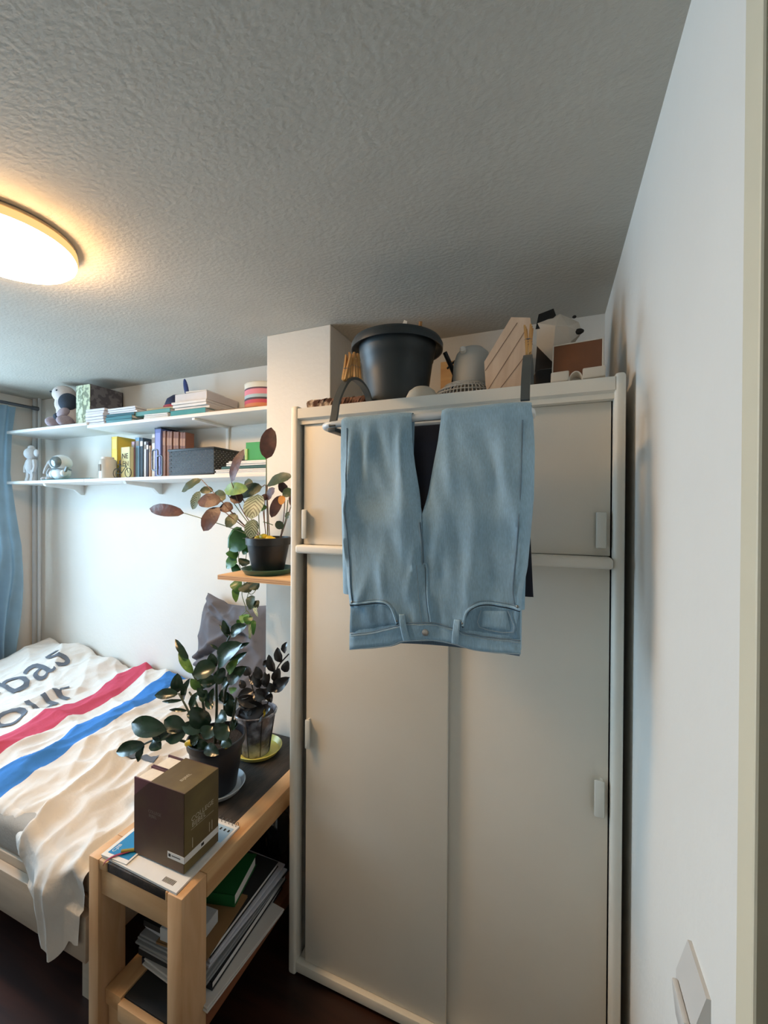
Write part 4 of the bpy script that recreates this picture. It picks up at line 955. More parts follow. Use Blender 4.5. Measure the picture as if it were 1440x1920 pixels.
# ---- grey pillow leaning in the corner of wall and column
M_PIL = mat('grey_pillowcase', (106, 104, 110), .9, .08, 8, .45, 16)
PM = Matrix.Translation((-1.590, 1.775, .866)) @ Matrix.Rotation(math.radians(-4), 4, 'Y') @ Matrix.Rotation(math.radians(-12), 4, 'X')
def pil(side):
    def f(u, v):
        a, b = 2 * u - 1, 2 * v - 1
        w = .245 * (1 - .05 * b * b) ; h = .258 * (1 - .05 * a * a)
        # sagging top between raised corners
        top = -.035 * sst(.2, 1, b) * (1 - (a - .2) ** 2) + .03 * sst(.3, 1, b) * sst(-.3, -1, a)
        t = max(0, (1 - a ** 4) * (1 - b ** 4)) ** .5 * .062
        wr = .014 * (ridge(a * 1.1 + b * .9, b * .8 - a * .5, 4.0) - .5) + .010 * (pleat(a, b, -.6, 2.4, .7, 14.0) - .4) + .008 * (pleat(a, b, .5, 3.2, .9, 24.0) - .4)
        for (cb, sl, wd_, am, a0, a1) in ((.30, .55, .07, .020, .7, -.3), (.10, .45, .05, -.016, .6, -.2), (-.10, .30, .06, .018, .8, -.1), (-.22, .34, .04, -.014, .8, 0), (.62, -.55, .06, .018, .9, .1), (.45, -.40, .05, -.015, .9, .2), (-.45, -.2, .07, .014, .9, -.4), (-.60, .15, .05, -.010, .9, -.4)):
            wr += am * math.exp(-((b - cb - sl * a) / wd_) ** 2) * sst(a0, a1, a)
        return PM @ Vector((a * w, side * -1 * (t + (1.5 * wr * min(1, t / .03))), b * h + top))
    return f
pw = MB().grid(pil(1), 56, 56).grid(pil(-1), 56, 56)
one('pillow', 'crumpled grey pillow standing against the wall beside the column', 'pillow', pw, M_PIL, smooth=180)
# ================================================================== NARROW BENCH between bed and wardrobe
M_PINEY = wood('pine_y', (214, 172, 124), (190, 142, 94), 'y', 5)
M_PINEZ = wood('pine_z', (224, 182, 138), (204, 156, 110), 'z', 5)
M_PINEX = wood('pine_x', (224, 184, 138), (204, 160, 114), 'x', 5)
M_DARKW = mat('stained_plank', (66, 58, 52), .6, .1, 10, .25, 60, rgb2=(38, 34, 32), stretch=(3, .7, 3))
KX0, KX1, KY0, KY1, KZ = -1.252, -0.884, 0.796, 1.556, 0.600
be = thing('bench', 'narrow pine bench with a dark plank between bed and wardrobe', 'bench', ((KX0 + KX1) / 2, (KY0 + KY1) / 2, 0))
LW = .052
for (x0, x1) in ((KX0, KX0 + .042), (KX1 - LW, KX1)):
    for (y0, y1) in ((KY0, KY0 + .085), (KY1 - .085, KY1)):
        MB().box(x0, x1, y0, y1, 0, KZ - (.0 if y0 < 1 else .072), .003).build('leg', M_PINEZ, be)
MB().box(KX0, KX0 + .075, KY0 + .086, KY1, KZ - .070, KZ, .003).build('top_rail', M_PINEY, be)
MB().box(KX1 - .060, KX1, KY0 + .086, KY1, KZ - .070, KZ, .003).build('top_rail', M_PINEY, be)
MB().box(KX0 + .076, KX1 - .061, KY0 + .004, KY1, KZ - .028, KZ - .002, .002).build('top_plank', M_DARKW, be)
MB().box(KX0 + .043, KX1 - LW - .001, KY0 + .008, KY0 + .034, KZ - .105, KZ - .029, .002).build('end_rail', M_PINEX, be)
MB().box(KX0 + .043, KX0 + .075, KY0 + .002, KY0 + .085, KZ - .028, KZ - .001, .002).build('corner_block', M_PINEY, be)
MB().box(KX1 - LW - .010, KX1 - LW - .001, KY0 + .002, KY0 + .085, KZ - .028, KZ - .001, .002).build('corner_block', M_PINEY, be)
MB().box(KX0 + .043, KX1 - LW - .001, KY1 - .034, KY1 - .008, KZ - .105, KZ - .029, .002).build('end_rail', M_PINEX, be)
# lower shelf
ZS = .205
M_REDP = wood('reddish_pine', (140, 86, 56), (112, 66, 44), 'y', 5)
MB().box(KX0 + .043, KX0 + .110, KY0 + .02, KY1 - .02, ZS - .045, ZS, .002).build('shelf_rail', M_PINEY, be)
MB().box(KX1 - .058, KX1 - .002, KY0 + .086, KY1 - .086, ZS - .045, ZS, .002).build('shelf_rail', M_REDP, be)
MB().box(KX0 + .111, KX1 - .059, KY0 + .03, KY1 - .02, ZS - .025, ZS - .004, .002).build('shelf_plank', mat('black_board', (34, 32, 32), .7, .1), be)
MB().box(KX0 + .111, KX1 - LW - .001, KY0 + .01, KY0 + .029, ZS - .055, ZS - .006, .002).build('end_rail', M_PINEX, be)
MB().box(KX0 + .043, KX1 - LW - .001, KY0 + .03, KY0 + .048, ZS - .15, ZS - .056, .002).build('lower_end_board', M_PINEX, be)

# ---- calendar, booklet, pen, ribbon, slipcase
zt = KZ + .0005
cl = thing('desk_calendar', 'white spiral-bound calendar sheet beneath the boxed books', 'calendar', (-1.06, .93, zt))
CQ = [(-1.208, .803), (-.905, .799), (-.912, 1.052), (-1.05, 1.058)]
MB().prism([(-1.210, .806, zt), (-.908, .800, zt), (-.915, 1.046, zt), (-1.20, 1.05, zt)], (0, 0, .006)).build('pad', M_PAPER, cl, smooth=0)
for k in range(9):
    x = -1.04 + k * .0145
    MB().tube([(x, 1.046 + .0065 * math.cos(2 * PI * q / 10), zt + .0075 + .0065 * math.sin(2 * PI * q / 10)) for q in range(10)], .0012, 5, closed=True).build('spiral_ring', mat('wire_grey', (120, 118, 116), .4, .1), cl)
MB().box(-1.02, -.922, .972, 1.030, zt + .006, zt + .0065).build('printed_panel', P((176, 206, 228)), cl, smooth=0)
for k in range(6): MB().box(-1.012 + k * .0155, -1.006 + k * .0155, 1.012, 1.021, zt + .0065, zt + .007).build('printed_mark', M_INK, cl, smooth=0)
text_mb('17', .014, lambda u, v: Vector((-.965 + u, .978 + v, zt + .0068))).build('printed_number', M_INK, cl, smooth=0)
for k in range(10): MB().box(-.975 + k * .0042, -.975 + k * .0042 + .0022, .812, .826, zt + .006, zt + .0064).build('barcode_bar', M_INK, cl, smooth=0)
zb = zt + .0068
bl = thing('blue_booklet', 'white booklet with a bright blue cover panel under the pen', 'booklet', (-1.15, .87, zb))
BM = rotz(.05, (-1.16, .86, 0))
MB().box(-1.212, -1.112, .806, .975, zb, zb + .0030, .0005, BM).build('cover', M_PAPER, bl, smooth=0)
MB().box(-1.200, -1.118, .818, .965, zb + .0030, zb + .0036, 0, BM).build('blue_panel', P((28, 132, 190), .4), bl, smooth=0)
text_mb('CJIB', .016, lambda u, v: BM @ Vector((-1.184 - v, .824 + u, zb + .0040))).build('lettering', M_PAPER, bl, smooth=0)
pe = thing('pen', 'short olive yellow pen lying on the blue booklet', 'pen', (-1.15, .84, zb + .0038))
MB().tube([(-1.158, .829, zb + .0085), (-1.128, .848, zb + .0085)], [.0048, .0045], 8).build('barrel', P((150, 134, 44)), pe)
MB().tube([(-1.128, .848, zb + .0085), (-1.098, .868, zb + .0085)], [.0042, .0036], 8).build('grip', P((34, 66, 60)), pe)
# boxed two-volume set
zc = zb + .0045
SX0, SX1, SY0, SY1, SH = -1.131, -.930, .846, .970, .222
bs = thing('boxed_book_set', 'two thick books in an olive brown slipcase on the bench', 'books', ((SX0 + SX1) / 2, (SY0 + SY1) / 2, zc))
M_OLV = mat('olive_card', (116, 100, 58), .5, .08, 7, rgb2=(92, 76, 46)); M_MAR = mat('maroon_card', (92, 44, 50), .5, .1, 8, rgb2=(66, 40, 40))
M_BRN2 = mat('brown_card', (92, 72, 50), .5, .1, 6, rgb2=(78, 50, 46))
for k, (a, b) in enumerate(((SY0 + .002, (SY0 + SY1) / 2 - .0008), ((SY0 + SY1) / 2 + .0008, SY1 - .002))):
    v = MB(); v.box(SX0, SX1 - .004, a, a + .004, zc, zc + SH - .003, .001).box(SX0, SX1 - .004, b - .004, b, zc, zc + SH - .003, .001).box(SX1 - .008, SX1 - .004, a, b, zc, zc + SH - .003, .001)
    v.build('book_cover', M_MAR, bs)
    MB().box(SX0 + .005, SX1 - .009, a + .004, b - .004, zc + .003, zc + SH - .008, .002).build('page_block', M_PAGES, bs)
# slipcase shell: front/back with a slanted cut, top, bottom, spine side
def panel(y0, y1, M):
    sl = [(SX0 + .004, zc), (SX1, zc), (SX1, zc + SH), (SX0 + .068, zc + SH), (SX0 + .004, zc + SH - .055)]
    return MB().prism([(x, y0, z) for x, z in sl], (0, y1 - y0, 0)).build('case_panel', M, bs, smooth=0)
panel(SY0 - .0008, SY0 + .0015, M_BRN2); panel(SY1 - .0015, SY1 + .0008, M_BRN2)
MB().box(SX0 + .068, SX1, SY0 + .0015, SY1 - .0015, zc + SH - .0022, zc + SH, .0005).build('case_top', M_OLV, bs, smooth=0)
MB().box(SX1 - .0022, SX1 + .0006, SY0 - .0008, SY1 + .0008, zc, zc + SH - .0001, .0006).build('case_spine', M_OLV, bs, smooth=0)
# lettering and the white belly band
M_SILV = mat('silver_print', (196, 186, 164), .5, .04)
ex = SX1 + .0012
def onspine(Y0, Z0): return lambda u, v: Vector((ex, Y0 + u, Z0 + v))
text_mb('COLLEGE', .0195, onspine(SY0 + .022, zc + .128)).build('lettering', M_SILV, bs, smooth=0)
text_mb('BIJBEL', .0195, onspine(SY0 + .024, zc + .112)).build('lettering', M_SILV, bs, smooth=0)
MB().box(ex - .0003, ex, SY0 + .022, SY0 + .105, zc + .106, zc + .1068).build('rule', M_SILV, bs, smooth=0)
MB().box(ex - .0003, ex, SY0 + .026, SY0 + .028, zc + .054, zc + .082).build('numeral_one', M_SILV, bs, smooth=0)
for q in (.088, .098): MB().box(ex - .0003, ex, SY0 + q, SY0 + q + .002, zc + .054, zc + .082).build('numeral_two', M_SILV, bs, smooth=0)
ey = SY0 - .0012
text_mb('COLLEGE', .012, lambda u, v: Vector((SX0 + .062 + u, ey, zc + .134 + v))).build('lettering', mat('dull_print', (128, 116, 104), .6, .04), bs, smooth=0)
text_mb('BIJBEL', .012, lambda u, v: Vector((SX0 + .064 + u, ey, zc + .122 + v))).build('lettering', mat('dull_print', (128, 116, 104), .6, .04), bs, smooth=0)
text_mb('BIJBEL', .014, lambda u, v: Vector((SX1 - .050 - v, SY0 + .035 + u, zc + SH + .0004))).build('lettering', M_SILV, bs, smooth=0)
bb = MB(); bb.box(SX1 - .062, SX1 + .0012, SY0 - .0014, SY0 - .0008, zc + .028, zc + .046); bb.box(SX1 + .0006, SX1 + .0012, SY0 - .0014, SY1 + .0008, zc + .028, zc + .046)
bb.build('white_band', M_PAPER, bs, smooth=0)
MB().box(SX1 - .058, SX1 - .050, SY0 - .0018, SY0 - .0014, zc + .033, zc + .041).build('band_mark', M_INK, bs, smooth=0)
MB().box(SX1 - .046, SX1 - .014, SY0 - .0018, SY0 - .0014, zc + .036, zc + .039).build('band_print', P((90, 90, 92)), bs, smooth=0)
MB().box(ex, ex + .0005, SY0 + .058, SY0 + .068, zc + .033, zc + .041).build('band_mark', M_INK, bs, smooth=0)
rb = MB(); rp = smooth_path([(-1.128, .850, zc + .004), (-1.145, .832, zc + .003), (-1.165, .812, zb + .0060), (-1.178, .797, zb - .001), (-1.184, .7925, zb - .012)], 5)
vs = []; fs = []
for i, p in enumerate(rp): vs += [p + Vector((-.0022, .0026, .0004)), p + Vector((.0022, -.0026, .0004))]
for i in range(len(rp) - 1): fs.append((2 * i, 2 * i + 1, 2 * i + 3, 2 * i + 2))
rb.add(vs, fs); o = rb.build('ribbon_marker', P((150, 34, 66)), bs); sm = o.modifiers.new('t', 'SOLIDIFY'); sm.thickness = .0012

# ---- things on the lower bench shelf
def stack_item(name, label, cat, x0, x1, y0, y1, z0, z1, rgb, rz=0.0, sheets=0): return flat(name, label, cat, x0 - (.02 if x0 < -1.1 else 0), x1, y0 - .05, y1, z0, z1, rgb, rz, 'papers and folders under the bench', sheets)
stack_item('folder', 'dark navy folder at the bottom of the pile under the bench', 'folder', -1.165, -.90, .965, 1.27, ZS + .001, ZS + .022, (30, 32, 48), .10)
stack_item('paper_pile', 'white folders jutting out over the bench shelf edge', 'paper', -1.12, -.862, .93, 1.20, ZS + .0225, ZS + .036, (206, 202, 198), -.06, 2)
stack_item('binder', 'black binder in the middle of the pile under the bench', 'binder', -1.16, -.895, .950, 1.28, ZS + .0365, ZS + .060, (34, 36, 40), .04)
stack_item('paper_pile', 'grey sheaf of papers on the black binder', 'paper', -1.155, -.905, .945, 1.26, ZS + .0605, ZS + .098, (148, 150, 152), .02, 5)
stack_item('paper_pile', 'bluish white papers above the grey sheaf under the bench', 'paper', -1.14, -.890, .955, 1.26, ZS + .0985, ZS + .116, (196, 198, 208), -.03, 2)
stack_item('binder', 'black folder near the top of the pile under the bench', 'binder', -1.15, -.905, .960, 1.24, ZS + .1165, ZS + .134, (40, 42, 44), .02)
stack_item('envelope', 'brown envelope lying on the upper black folder', 'envelope', -1.08, -.905, .93, 1.08, ZS + .1345, ZS + .141, (148, 112, 72), .12)
stack_item('folder', 'green folder on top of the pile under the bench', 'folder', -1.09, -.945, 1.07, 1.18, ZS + .1415, ZS + .180, (26, 104, 52), .25)
stack_item('paper_box', 'small white box next to the green folder under the bench', 'box', -1.06, -.935, .935, .985, ZS + .1415, ZS + .185, (196, 200, 204), .05, 1)
bt = thing('water_bottle', 'dark transparent bottle standing behind the paper pile under the bench', 'bottle', (-1.0, 1.36, ZS))
MB().lathe([(.001, 0), (.045, 0), (.048, .006), (.048, .17), (.040, .20), (.018, .225), (.016, .245), (.001, .246)], (-1.0, 1.36, ZS + .001), 28).build('body', mat('smoke_plastic', (30, 31, 33), .15, .05, spec=.7), bt)
MB().lathe([(.001, .246), (.018, .246), (.018, .268), (.001, .270)], (-1.0, 1.36, ZS + .001), 20).build('cap', M_BLACKP, bt)
one('dark_shoe_box', 'dark box at the far end of the bench shelf', 'box', MB().box(-1.20, -1.06, 1.33, 1.50, ZS + .001, ZS + .14, .006), M_BLACKP)
# leaf rows: base xyz, tip xyz, width, kind; stem rows: points
CAL=[
(-1.108,1.42,1.831,-1.084,1.42,1.962,0.052,'u'),
(-1.211,1.33,1.73,-1.151,1.33,1.861,0.037,'u'),
(-1.404,1.36,1.748,-1.486,1.33,1.694,0.035,'d'),
(-1.357,1.38,1.702,-1.413,1.36,1.699,0.026,'d'),
(-1.47,1.33,1.601,-1.659,1.31,1.621,0.042,'u'),
(-1.506,1.45,1.702,-1.552,1.45,1.617,0.032,'s'),
(-1.264,1.33,1.654,-1.363,1.3,1.649,0.049,'u'),
(-1.266,1.32,1.627,-1.311,1.28,1.53,0.055,'u'),
(-1.269,1.36,1.663,-1.34,1.36,1.682,0.043,'d'),
(-1.266,1.35,1.699,-1.129,1.33,1.701,0.042,'g'),
(-1.113,1.4,1.713,-1.213,1.38,1.677,0.047,'d'),
(-1.071,1.38,1.72,-0.94,1.36,1.75,0.045,'d'),
(-1.176,1.36,1.658,-1.228,1.34,1.671,0.04,'u'),
(-1.22,1.35,1.623,-1.273,1.33,1.627,0.038,'u'),
(-1.086,1.34,1.679,-1.068,1.28,1.582,0.063,'s'),
(-1.057,1.36,1.628,-1.094,1.35,1.615,0.028,'g'),
(-1.055,1.36,1.66,-1.006,1.34,1.703,0.032,'u'),
(-1.055,1.36,1.66,-1.073,1.35,1.677,0.022,'u'),
(-0.99,1.36,1.675,-1.013,1.33,1.588,0.032,'u'),
(-0.988,1.4,1.715,-1.015,1.38,1.697,0.041,'u'),
(-0.935,1.36,1.695,-0.968,1.34,1.674,0.029,'d'),
(-0.975,1.35,1.674,-0.972,1.335,1.638,0.021,'o'),
(-1.198,1.35,1.596,-1.229,1.32,1.546,0.042,'d'),
(-0.984,1.36,1.543,-1.003,1.35,1.573,0.025,'d'),
(-1.099,1.33,1.58,-1.089,1.3,1.505,0.042,'s'),
(-0.961,1.37,1.611,-0.962,1.36,1.582,0.017,'d'),
(-0.951,1.38,1.684,-0.927,1.36,1.624,0.025,'u'),
(-1.211,1.41,1.738,-1.163,1.4,1.723,0.027,'d'),
(-1.241,1.38,1.605,-1.244,1.37,1.569,0.027,'d')]
CALS=[
[(-1.108,1.42,1.831),(-1.099,1.41,1.695),(-1.077,1.39,1.562),(-1.067,1.38,1.505)],
[(-1.211,1.33,1.73),(-1.181,1.35,1.627),(-1.103,1.375,1.505)],
[(-1.404,1.36,1.748),(-1.293,1.36,1.654),(-1.187,1.37,1.56),(-1.114,1.375,1.504)],
[(-1.47,1.33,1.601),(-1.379,1.34,1.579),(-1.26,1.35,1.549),(-1.162,1.36,1.519),(-1.115,1.37,1.505)],
[(-1.264,1.33,1.654),(-1.198,1.35,1.579),(-1.115,1.37,1.505)],
[(-1.266,1.32,1.627),(-1.194,1.34,1.57),(-1.11,1.37,1.505)],
[(-1.266,1.35,1.699),(-1.19,1.36,1.605),(-1.104,1.37,1.505)],
[(-1.113,1.4,1.713),(-1.094,1.4,1.713),(-1.094,1.39,1.606),(-1.077,1.38,1.505)],
[(-1.176,1.36,1.658),(-1.143,1.37,1.579),(-1.098,1.375,1.505)],
[(-1.086,1.34,1.679),(-1.097,1.36,1.58),(-1.103,1.375,1.505)],
[(-1.055,1.36,1.66),(-1.057,1.37,1.584),(-1.059,1.38,1.506)],
[(-0.972,1.36,1.658),(-0.984,1.37,1.585),(-1.006,1.38,1.507)],
[(-0.964,1.37,1.658),(-0.977,1.375,1.585),(-1.009,1.38,1.507)],
[(-0.946,1.37,1.641),(-0.969,1.37,1.581),(-1.004,1.38,1.507)],
[(-1.071,1.38,1.72),(-1.077,1.385,1.65),(-1.073,1.385,1.505)],
[(-1.075,1.36,1.569),(-1.053,1.365,1.563),(-1.032,1.365,1.557)],
[(-1.105,1.39,1.668),(-1.096,1.39,1.584),(-1.079,1.385,1.505)]]
ZZA=[
(-1.314,1.16,0.919,-1.314,1.16,0.993,0.041,'z'),
(-1.288,1.14,0.927,-1.361,1.1,0.926,0.037,'z'),
(-1.294,1.17,0.89,-1.264,1.17,0.977,0.03,'z'),
(-1.287,1.16,0.896,-1.372,1.14,0.883,0.013,'z'),
(-1.252,1.15,0.866,-1.309,1.12,0.873,0.013,'z'),
(-1.227,1.04,0.853,-1.378,1.02,0.858,0.063,'z'),
(-1.318,1.03,0.79,-1.428,1.0,0.753,0.045,'z'),
(-1.325,1.03,0.789,-1.33,1.01,0.735,0.026,'z'),
(-1.279,1.03,0.817,-1.229,1.02,0.799,0.044,'z'),
(-1.226,1.05,0.844,-1.273,1.02,0.826,0.039,'z'),
(-1.168,1.07,0.844,-1.252,1.05,0.813,0.044,'z'),
(-1.182,1.08,0.85,-1.265,1.06,0.871,0.054,'z'),
(-1.033,1.13,1.182,-1.056,1.12,1.233,0.024,'z'),
(-1.03,1.13,1.182,-0.945,1.11,1.23,0.039,'z'),
(-1.057,1.1,1.087,-0.931,1.07,1.183,0.067,'z'),
(-1.089,1.12,1.061,-1.11,1.12,1.11,0.035,'z'),
(-1.066,1.1,1.076,-1.121,1.05,1.056,0.062,'z'),
(-1.093,1.14,1.118,-1.123,1.13,1.138,0.01,'z'),
(-1.051,1.15,1.158,-1.1,1.15,1.205,0.01,'z'),
(-1.032,1.12,1.051,-0.971,1.1,1.115,0.032,'y'),
(-1.041,1.13,1.013,-0.954,1.12,1.086,0.044,'z'),
(-1.025,1.1,1.046,-1.049,1.07,1.062,0.05,'z'),
(-1.07,1.11,1.026,-1.115,1.08,1.016,0.039,'z'),
(-1.234,1.16,1.003,-1.308,1.16,1.08,0.031,'y'),
(-1.257,1.16,1.054,-1.327,1.16,1.122,0.024,'z'),
(-1.226,1.15,1.013,-1.255,1.14,1.039,0.02,'y'),
(-1.18,1.14,0.962,-1.204,1.12,1.005,0.027,'y'),
(-1.065,1.07,0.888,-1.111,1.04,0.954,0.063,'z'),
(-1.083,1.07,0.875,-1.17,1.05,0.874,0.041,'z'),
(-1.041,1.06,0.895,-1.048,1.03,0.865,0.051,'z'),
(-0.976,1.06,0.911,-0.997,1.03,0.878,0.059,'z'),
(-1.091,1.09,0.776,-1.123,1.08,0.825,0.032,'z'),
(-1.203,1.15,0.945,-1.225,1.14,0.876,0.027,'z'),
(-1.122,1.13,0.924,-1.097,1.12,0.989,0.024,'z'),
(-1.029,1.14,0.89,-1.035,1.13,0.958,0.033,'z'),
(-1.026,1.12,0.992,-0.976,1.1,1.017,0.02,'y'),
(-1.064,1.13,0.939,-1.058,1.12,0.991,0.019,'z'),
(-1.15,1.13,0.943,-1.172,1.12,0.977,0.022,'z'),
(-1.033,1.14,1.067,-0.969,1.14,1.127,0.026,'z'),
(-1.021,1.14,1.129,-0.958,1.14,1.161,0.016,'z'),
(-0.996,1.12,0.896,-0.992,1.1,0.87,0.023,'z'),
(-1.093,1.08,0.804,-1.024,1.07,0.798,0.036,'z'),
(-1.189,1.09,0.796,-1.127,1.09,0.787,0.028,'z'),
(-1.175,1.16,0.96,-1.203,1.15,0.989,0.039,'z'),
(-1.162,1.16,0.928,-1.186,1.14,0.937,0.041,'z'),
(-1.099,1.16,0.973,-1.041,1.15,1.015,0.045,'z'),
(-1.087,1.16,0.941,-1.029,1.15,0.946,0.043,'z'),
(-1.127,1.15,0.924,-1.144,1.13,0.91,0.043,'z'),
(-1.074,1.16,0.91,-1.023,1.15,0.91,0.04,'z'),
(-1.073,1.12,0.9,-1.018,1.1,0.901,0.041,'z'),
(-1.171,1.12,0.881,-1.201,1.1,0.884,0.033,'z'),
(-1.054,1.15,1.079,-1.006,1.15,1.086,0.038,'z'),
(-1.165,1.15,1.015,-1.187,1.14,1.044,0.029,'z'),
(-1.013,1.12,0.865,-0.987,1.11,0.903,0.027,'z'),
(-1.123,1.08,0.834,-1.149,1.07,0.806,0.032,'z'),
(-1.017,1.08,0.848,-0.968,1.07,0.842,0.035,'z')]
ZZAS=[
[(-1.307,1.16,0.918),(-1.245,1.15,0.863),(-1.192,1.14,0.799),(-1.153,1.14,0.744)],
[(-1.328,1.03,0.786),(-1.279,1.04,0.808),(-1.216,1.08,0.801),(-1.156,1.13,0.754)],
[(-1.033,1.13,1.178),(-1.048,1.13,1.148),(-1.089,1.13,1.039),(-1.101,1.14,0.914),(-1.104,1.14,0.837),(-1.119,1.15,0.742)],
[(-1.322,1.16,1.119),(-1.24,1.16,1.009),(-1.201,1.16,0.956),(-1.181,1.16,0.88),(-1.154,1.16,0.733)],
[(-0.966,1.13,1.08),(-1.056,1.14,0.993),(-1.077,1.15,0.866),(-1.101,1.15,0.746)],
[(-1.003,1.13,0.969),(-1.023,1.13,0.877),(-1.067,1.14,0.764)],
[(-1.264,1.17,0.926),(-1.213,1.16,0.884),(-1.138,1.15,0.742)]]
ZZB=[
(-1.001,1.4,1.035,-0.988,1.4,1.083,0.028,'b'),
(-1.017,1.4,0.995,-1.033,1.4,1.055,0.035,'b'),
(-1.042,1.39,0.956,-1.061,1.38,1.028,0.034,'b'),
(-1.0,1.4,0.959,-0.981,1.4,1.008,0.032,'b'),
(-1.035,1.39,0.914,-1.016,1.39,0.976,0.038,'b'),
(-1.042,1.39,0.885,-0.96,1.38,0.951,0.046,'b'),
(-1.037,1.38,0.879,-1.049,1.37,0.919,0.032,'b'),
(-1.059,1.39,0.997,-1.091,1.38,0.98,0.027,'b'),
(-1.078,1.39,0.885,-1.088,1.39,0.949,0.027,'b'),
(-1.077,1.38,0.845,-1.108,1.36,0.886,0.049,'b'),
(-1.095,1.37,0.83,-1.18,1.33,0.848,0.046,'b'),
(-1.129,1.37,0.873,-1.185,1.34,0.848,0.038,'b'),
(-1.112,1.39,0.879,-1.138,1.38,0.945,0.03,'b'),
(-1.069,1.37,0.818,-1.187,1.35,0.778,0.071,'b'),
(-1.136,1.37,0.828,-1.178,1.34,0.817,0.044,'b'),
(-1.105,1.39,0.919,-1.133,1.39,0.965,0.033,'b'),
(-1.168,1.4,0.922,-1.196,1.4,0.952,0.039,'b'),
(-1.083,1.38,0.855,-1.043,1.37,0.899,0.03,'b'),
(-1.11,1.38,0.773,-1.062,1.37,0.83,0.033,'b'),
(-1.196,1.4,0.861,-1.225,1.4,0.89,0.028,'b'),
(-1.142,1.41,0.9,-1.175,1.4,0.904,0.039,'b'),
(-1.114,1.41,0.882,-1.08,1.41,0.937,0.033,'b'),
(-1.121,1.36,0.813,-1.166,1.35,0.793,0.049,'b'),
(-1.067,1.36,0.791,-1.099,1.35,0.773,0.048,'b'),
(-1.063,1.38,0.837,-1.036,1.37,0.878,0.032,'b'),
(-1.168,1.4,0.832,-1.194,1.39,0.865,0.045,'b'),
(-1.154,1.36,0.779,-1.187,1.35,0.761,0.044,'b'),
(-1.089,1.37,0.858,-1.121,1.36,0.868,0.044,'b'),
(-1.006,1.39,0.897,-1.044,1.38,0.889,0.032,'b'),
(-1.069,1.37,0.802,-1.035,1.36,0.829,0.032,'b')]
ZZBS=[
[(-0.978,1.4,1.035),(-1.033,1.4,0.97),(-1.051,1.39,0.889),(-1.085,1.4,0.802)],
[(-1.132,1.39,0.953),(-1.112,1.39,0.879),(-1.112,1.4,0.78)],
[(-1.194,1.35,0.843),(-1.115,1.37,0.832),(-1.111,1.39,0.774)],
[(-1.189,1.4,0.947),(-1.154,1.4,0.857),(-1.133,1.4,0.765)]]
POA=[
(-1.28,1.47,1.537,-1.352,1.46,1.444,0.041,'p'),
(-1.235,1.46,1.51,-1.325,1.44,1.437,0.071,'p'),
(-1.346,1.47,1.433,-1.3,1.46,1.398,0.039,'p'),
(-1.309,1.47,1.401,-1.349,1.45,1.353,0.046,'p'),
(-1.249,1.48,1.46,-1.273,1.47,1.417,0.034,'p'),
(-1.263,1.48,1.397,-1.267,1.46,1.366,0.043,'d'),
(-1.306,1.48,1.366,-1.333,1.47,1.337,0.039,'p'),
(-1.2,1.46,1.553,-1.177,1.45,1.517,0.023,'y'),
(-1.258,1.48,1.489,-1.297,1.47,1.43,0.048,'d')]
POB=[
(-1.327,1.48,1.295,-1.288,1.47,1.249,0.039,'p'),
(-1.319,1.48,1.268,-1.311,1.47,1.2,0.024,'y'),
(-1.275,1.49,1.288,-1.237,1.48,1.251,0.057,'d'),
(-1.231,1.49,1.288,-1.197,1.48,1.266,0.039,'d'),
(-1.24,1.49,1.234,-1.228,1.47,1.174,0.033,'d'),
(-1.219,1.49,1.212,-1.2,1.48,1.183,0.024,'d'),
(-1.225,1.49,1.193,-1.182,1.46,1.151,0.013,'w'),
(-1.271,1.49,1.147,-1.263,1.46,1.113,0.037,'y'),
(-1.247,1.48,1.143,-1.238,1.46,1.11,0.03,'p'),
(-1.233,1.48,1.129,-1.223,1.46,1.047,0.013,'w'),
(-1.22,1.48,1.128,-1.205,1.46,1.067,0.016,'p'),
(-1.296,1.48,1.12,-1.302,1.47,1.1,0.018,'p')]
POAS=[
[(-1.201,1.44,1.498),(-1.259,1.46,1.471),(-1.301,1.475,1.41),(-1.293,1.48,1.343)],
[(-1.212,1.44,1.493),(-1.307,1.46,1.484),(-1.352,1.47,1.428)],
[(-1.195,1.44,1.498),(-1.258,1.48,1.436),(-1.273,1.485,1.348)]]
POBS=[
[(-1.266,1.47,1.357),(-1.274,1.48,1.284),(-1.29,1.485,1.234),(-1.262,1.48,1.171),(-1.285,1.48,1.145),(-1.292,1.48,1.12)],
[(-1.245,1.48,1.357),(-1.257,1.49,1.28),(-1.253,1.49,1.242),(-1.23,1.49,1.244),(-1.205,1.49,1.278)],
[(-1.262,1.48,1.168),(-1.248,1.485,1.153),(-1.233,1.485,1.131)],
[(-1.252,1.485,1.249),(-1.263,1.485,1.206),(-1.248,1.485,1.168)],
[(-1.229,1.48,1.133),(-1.238,1.47,1.048)]]
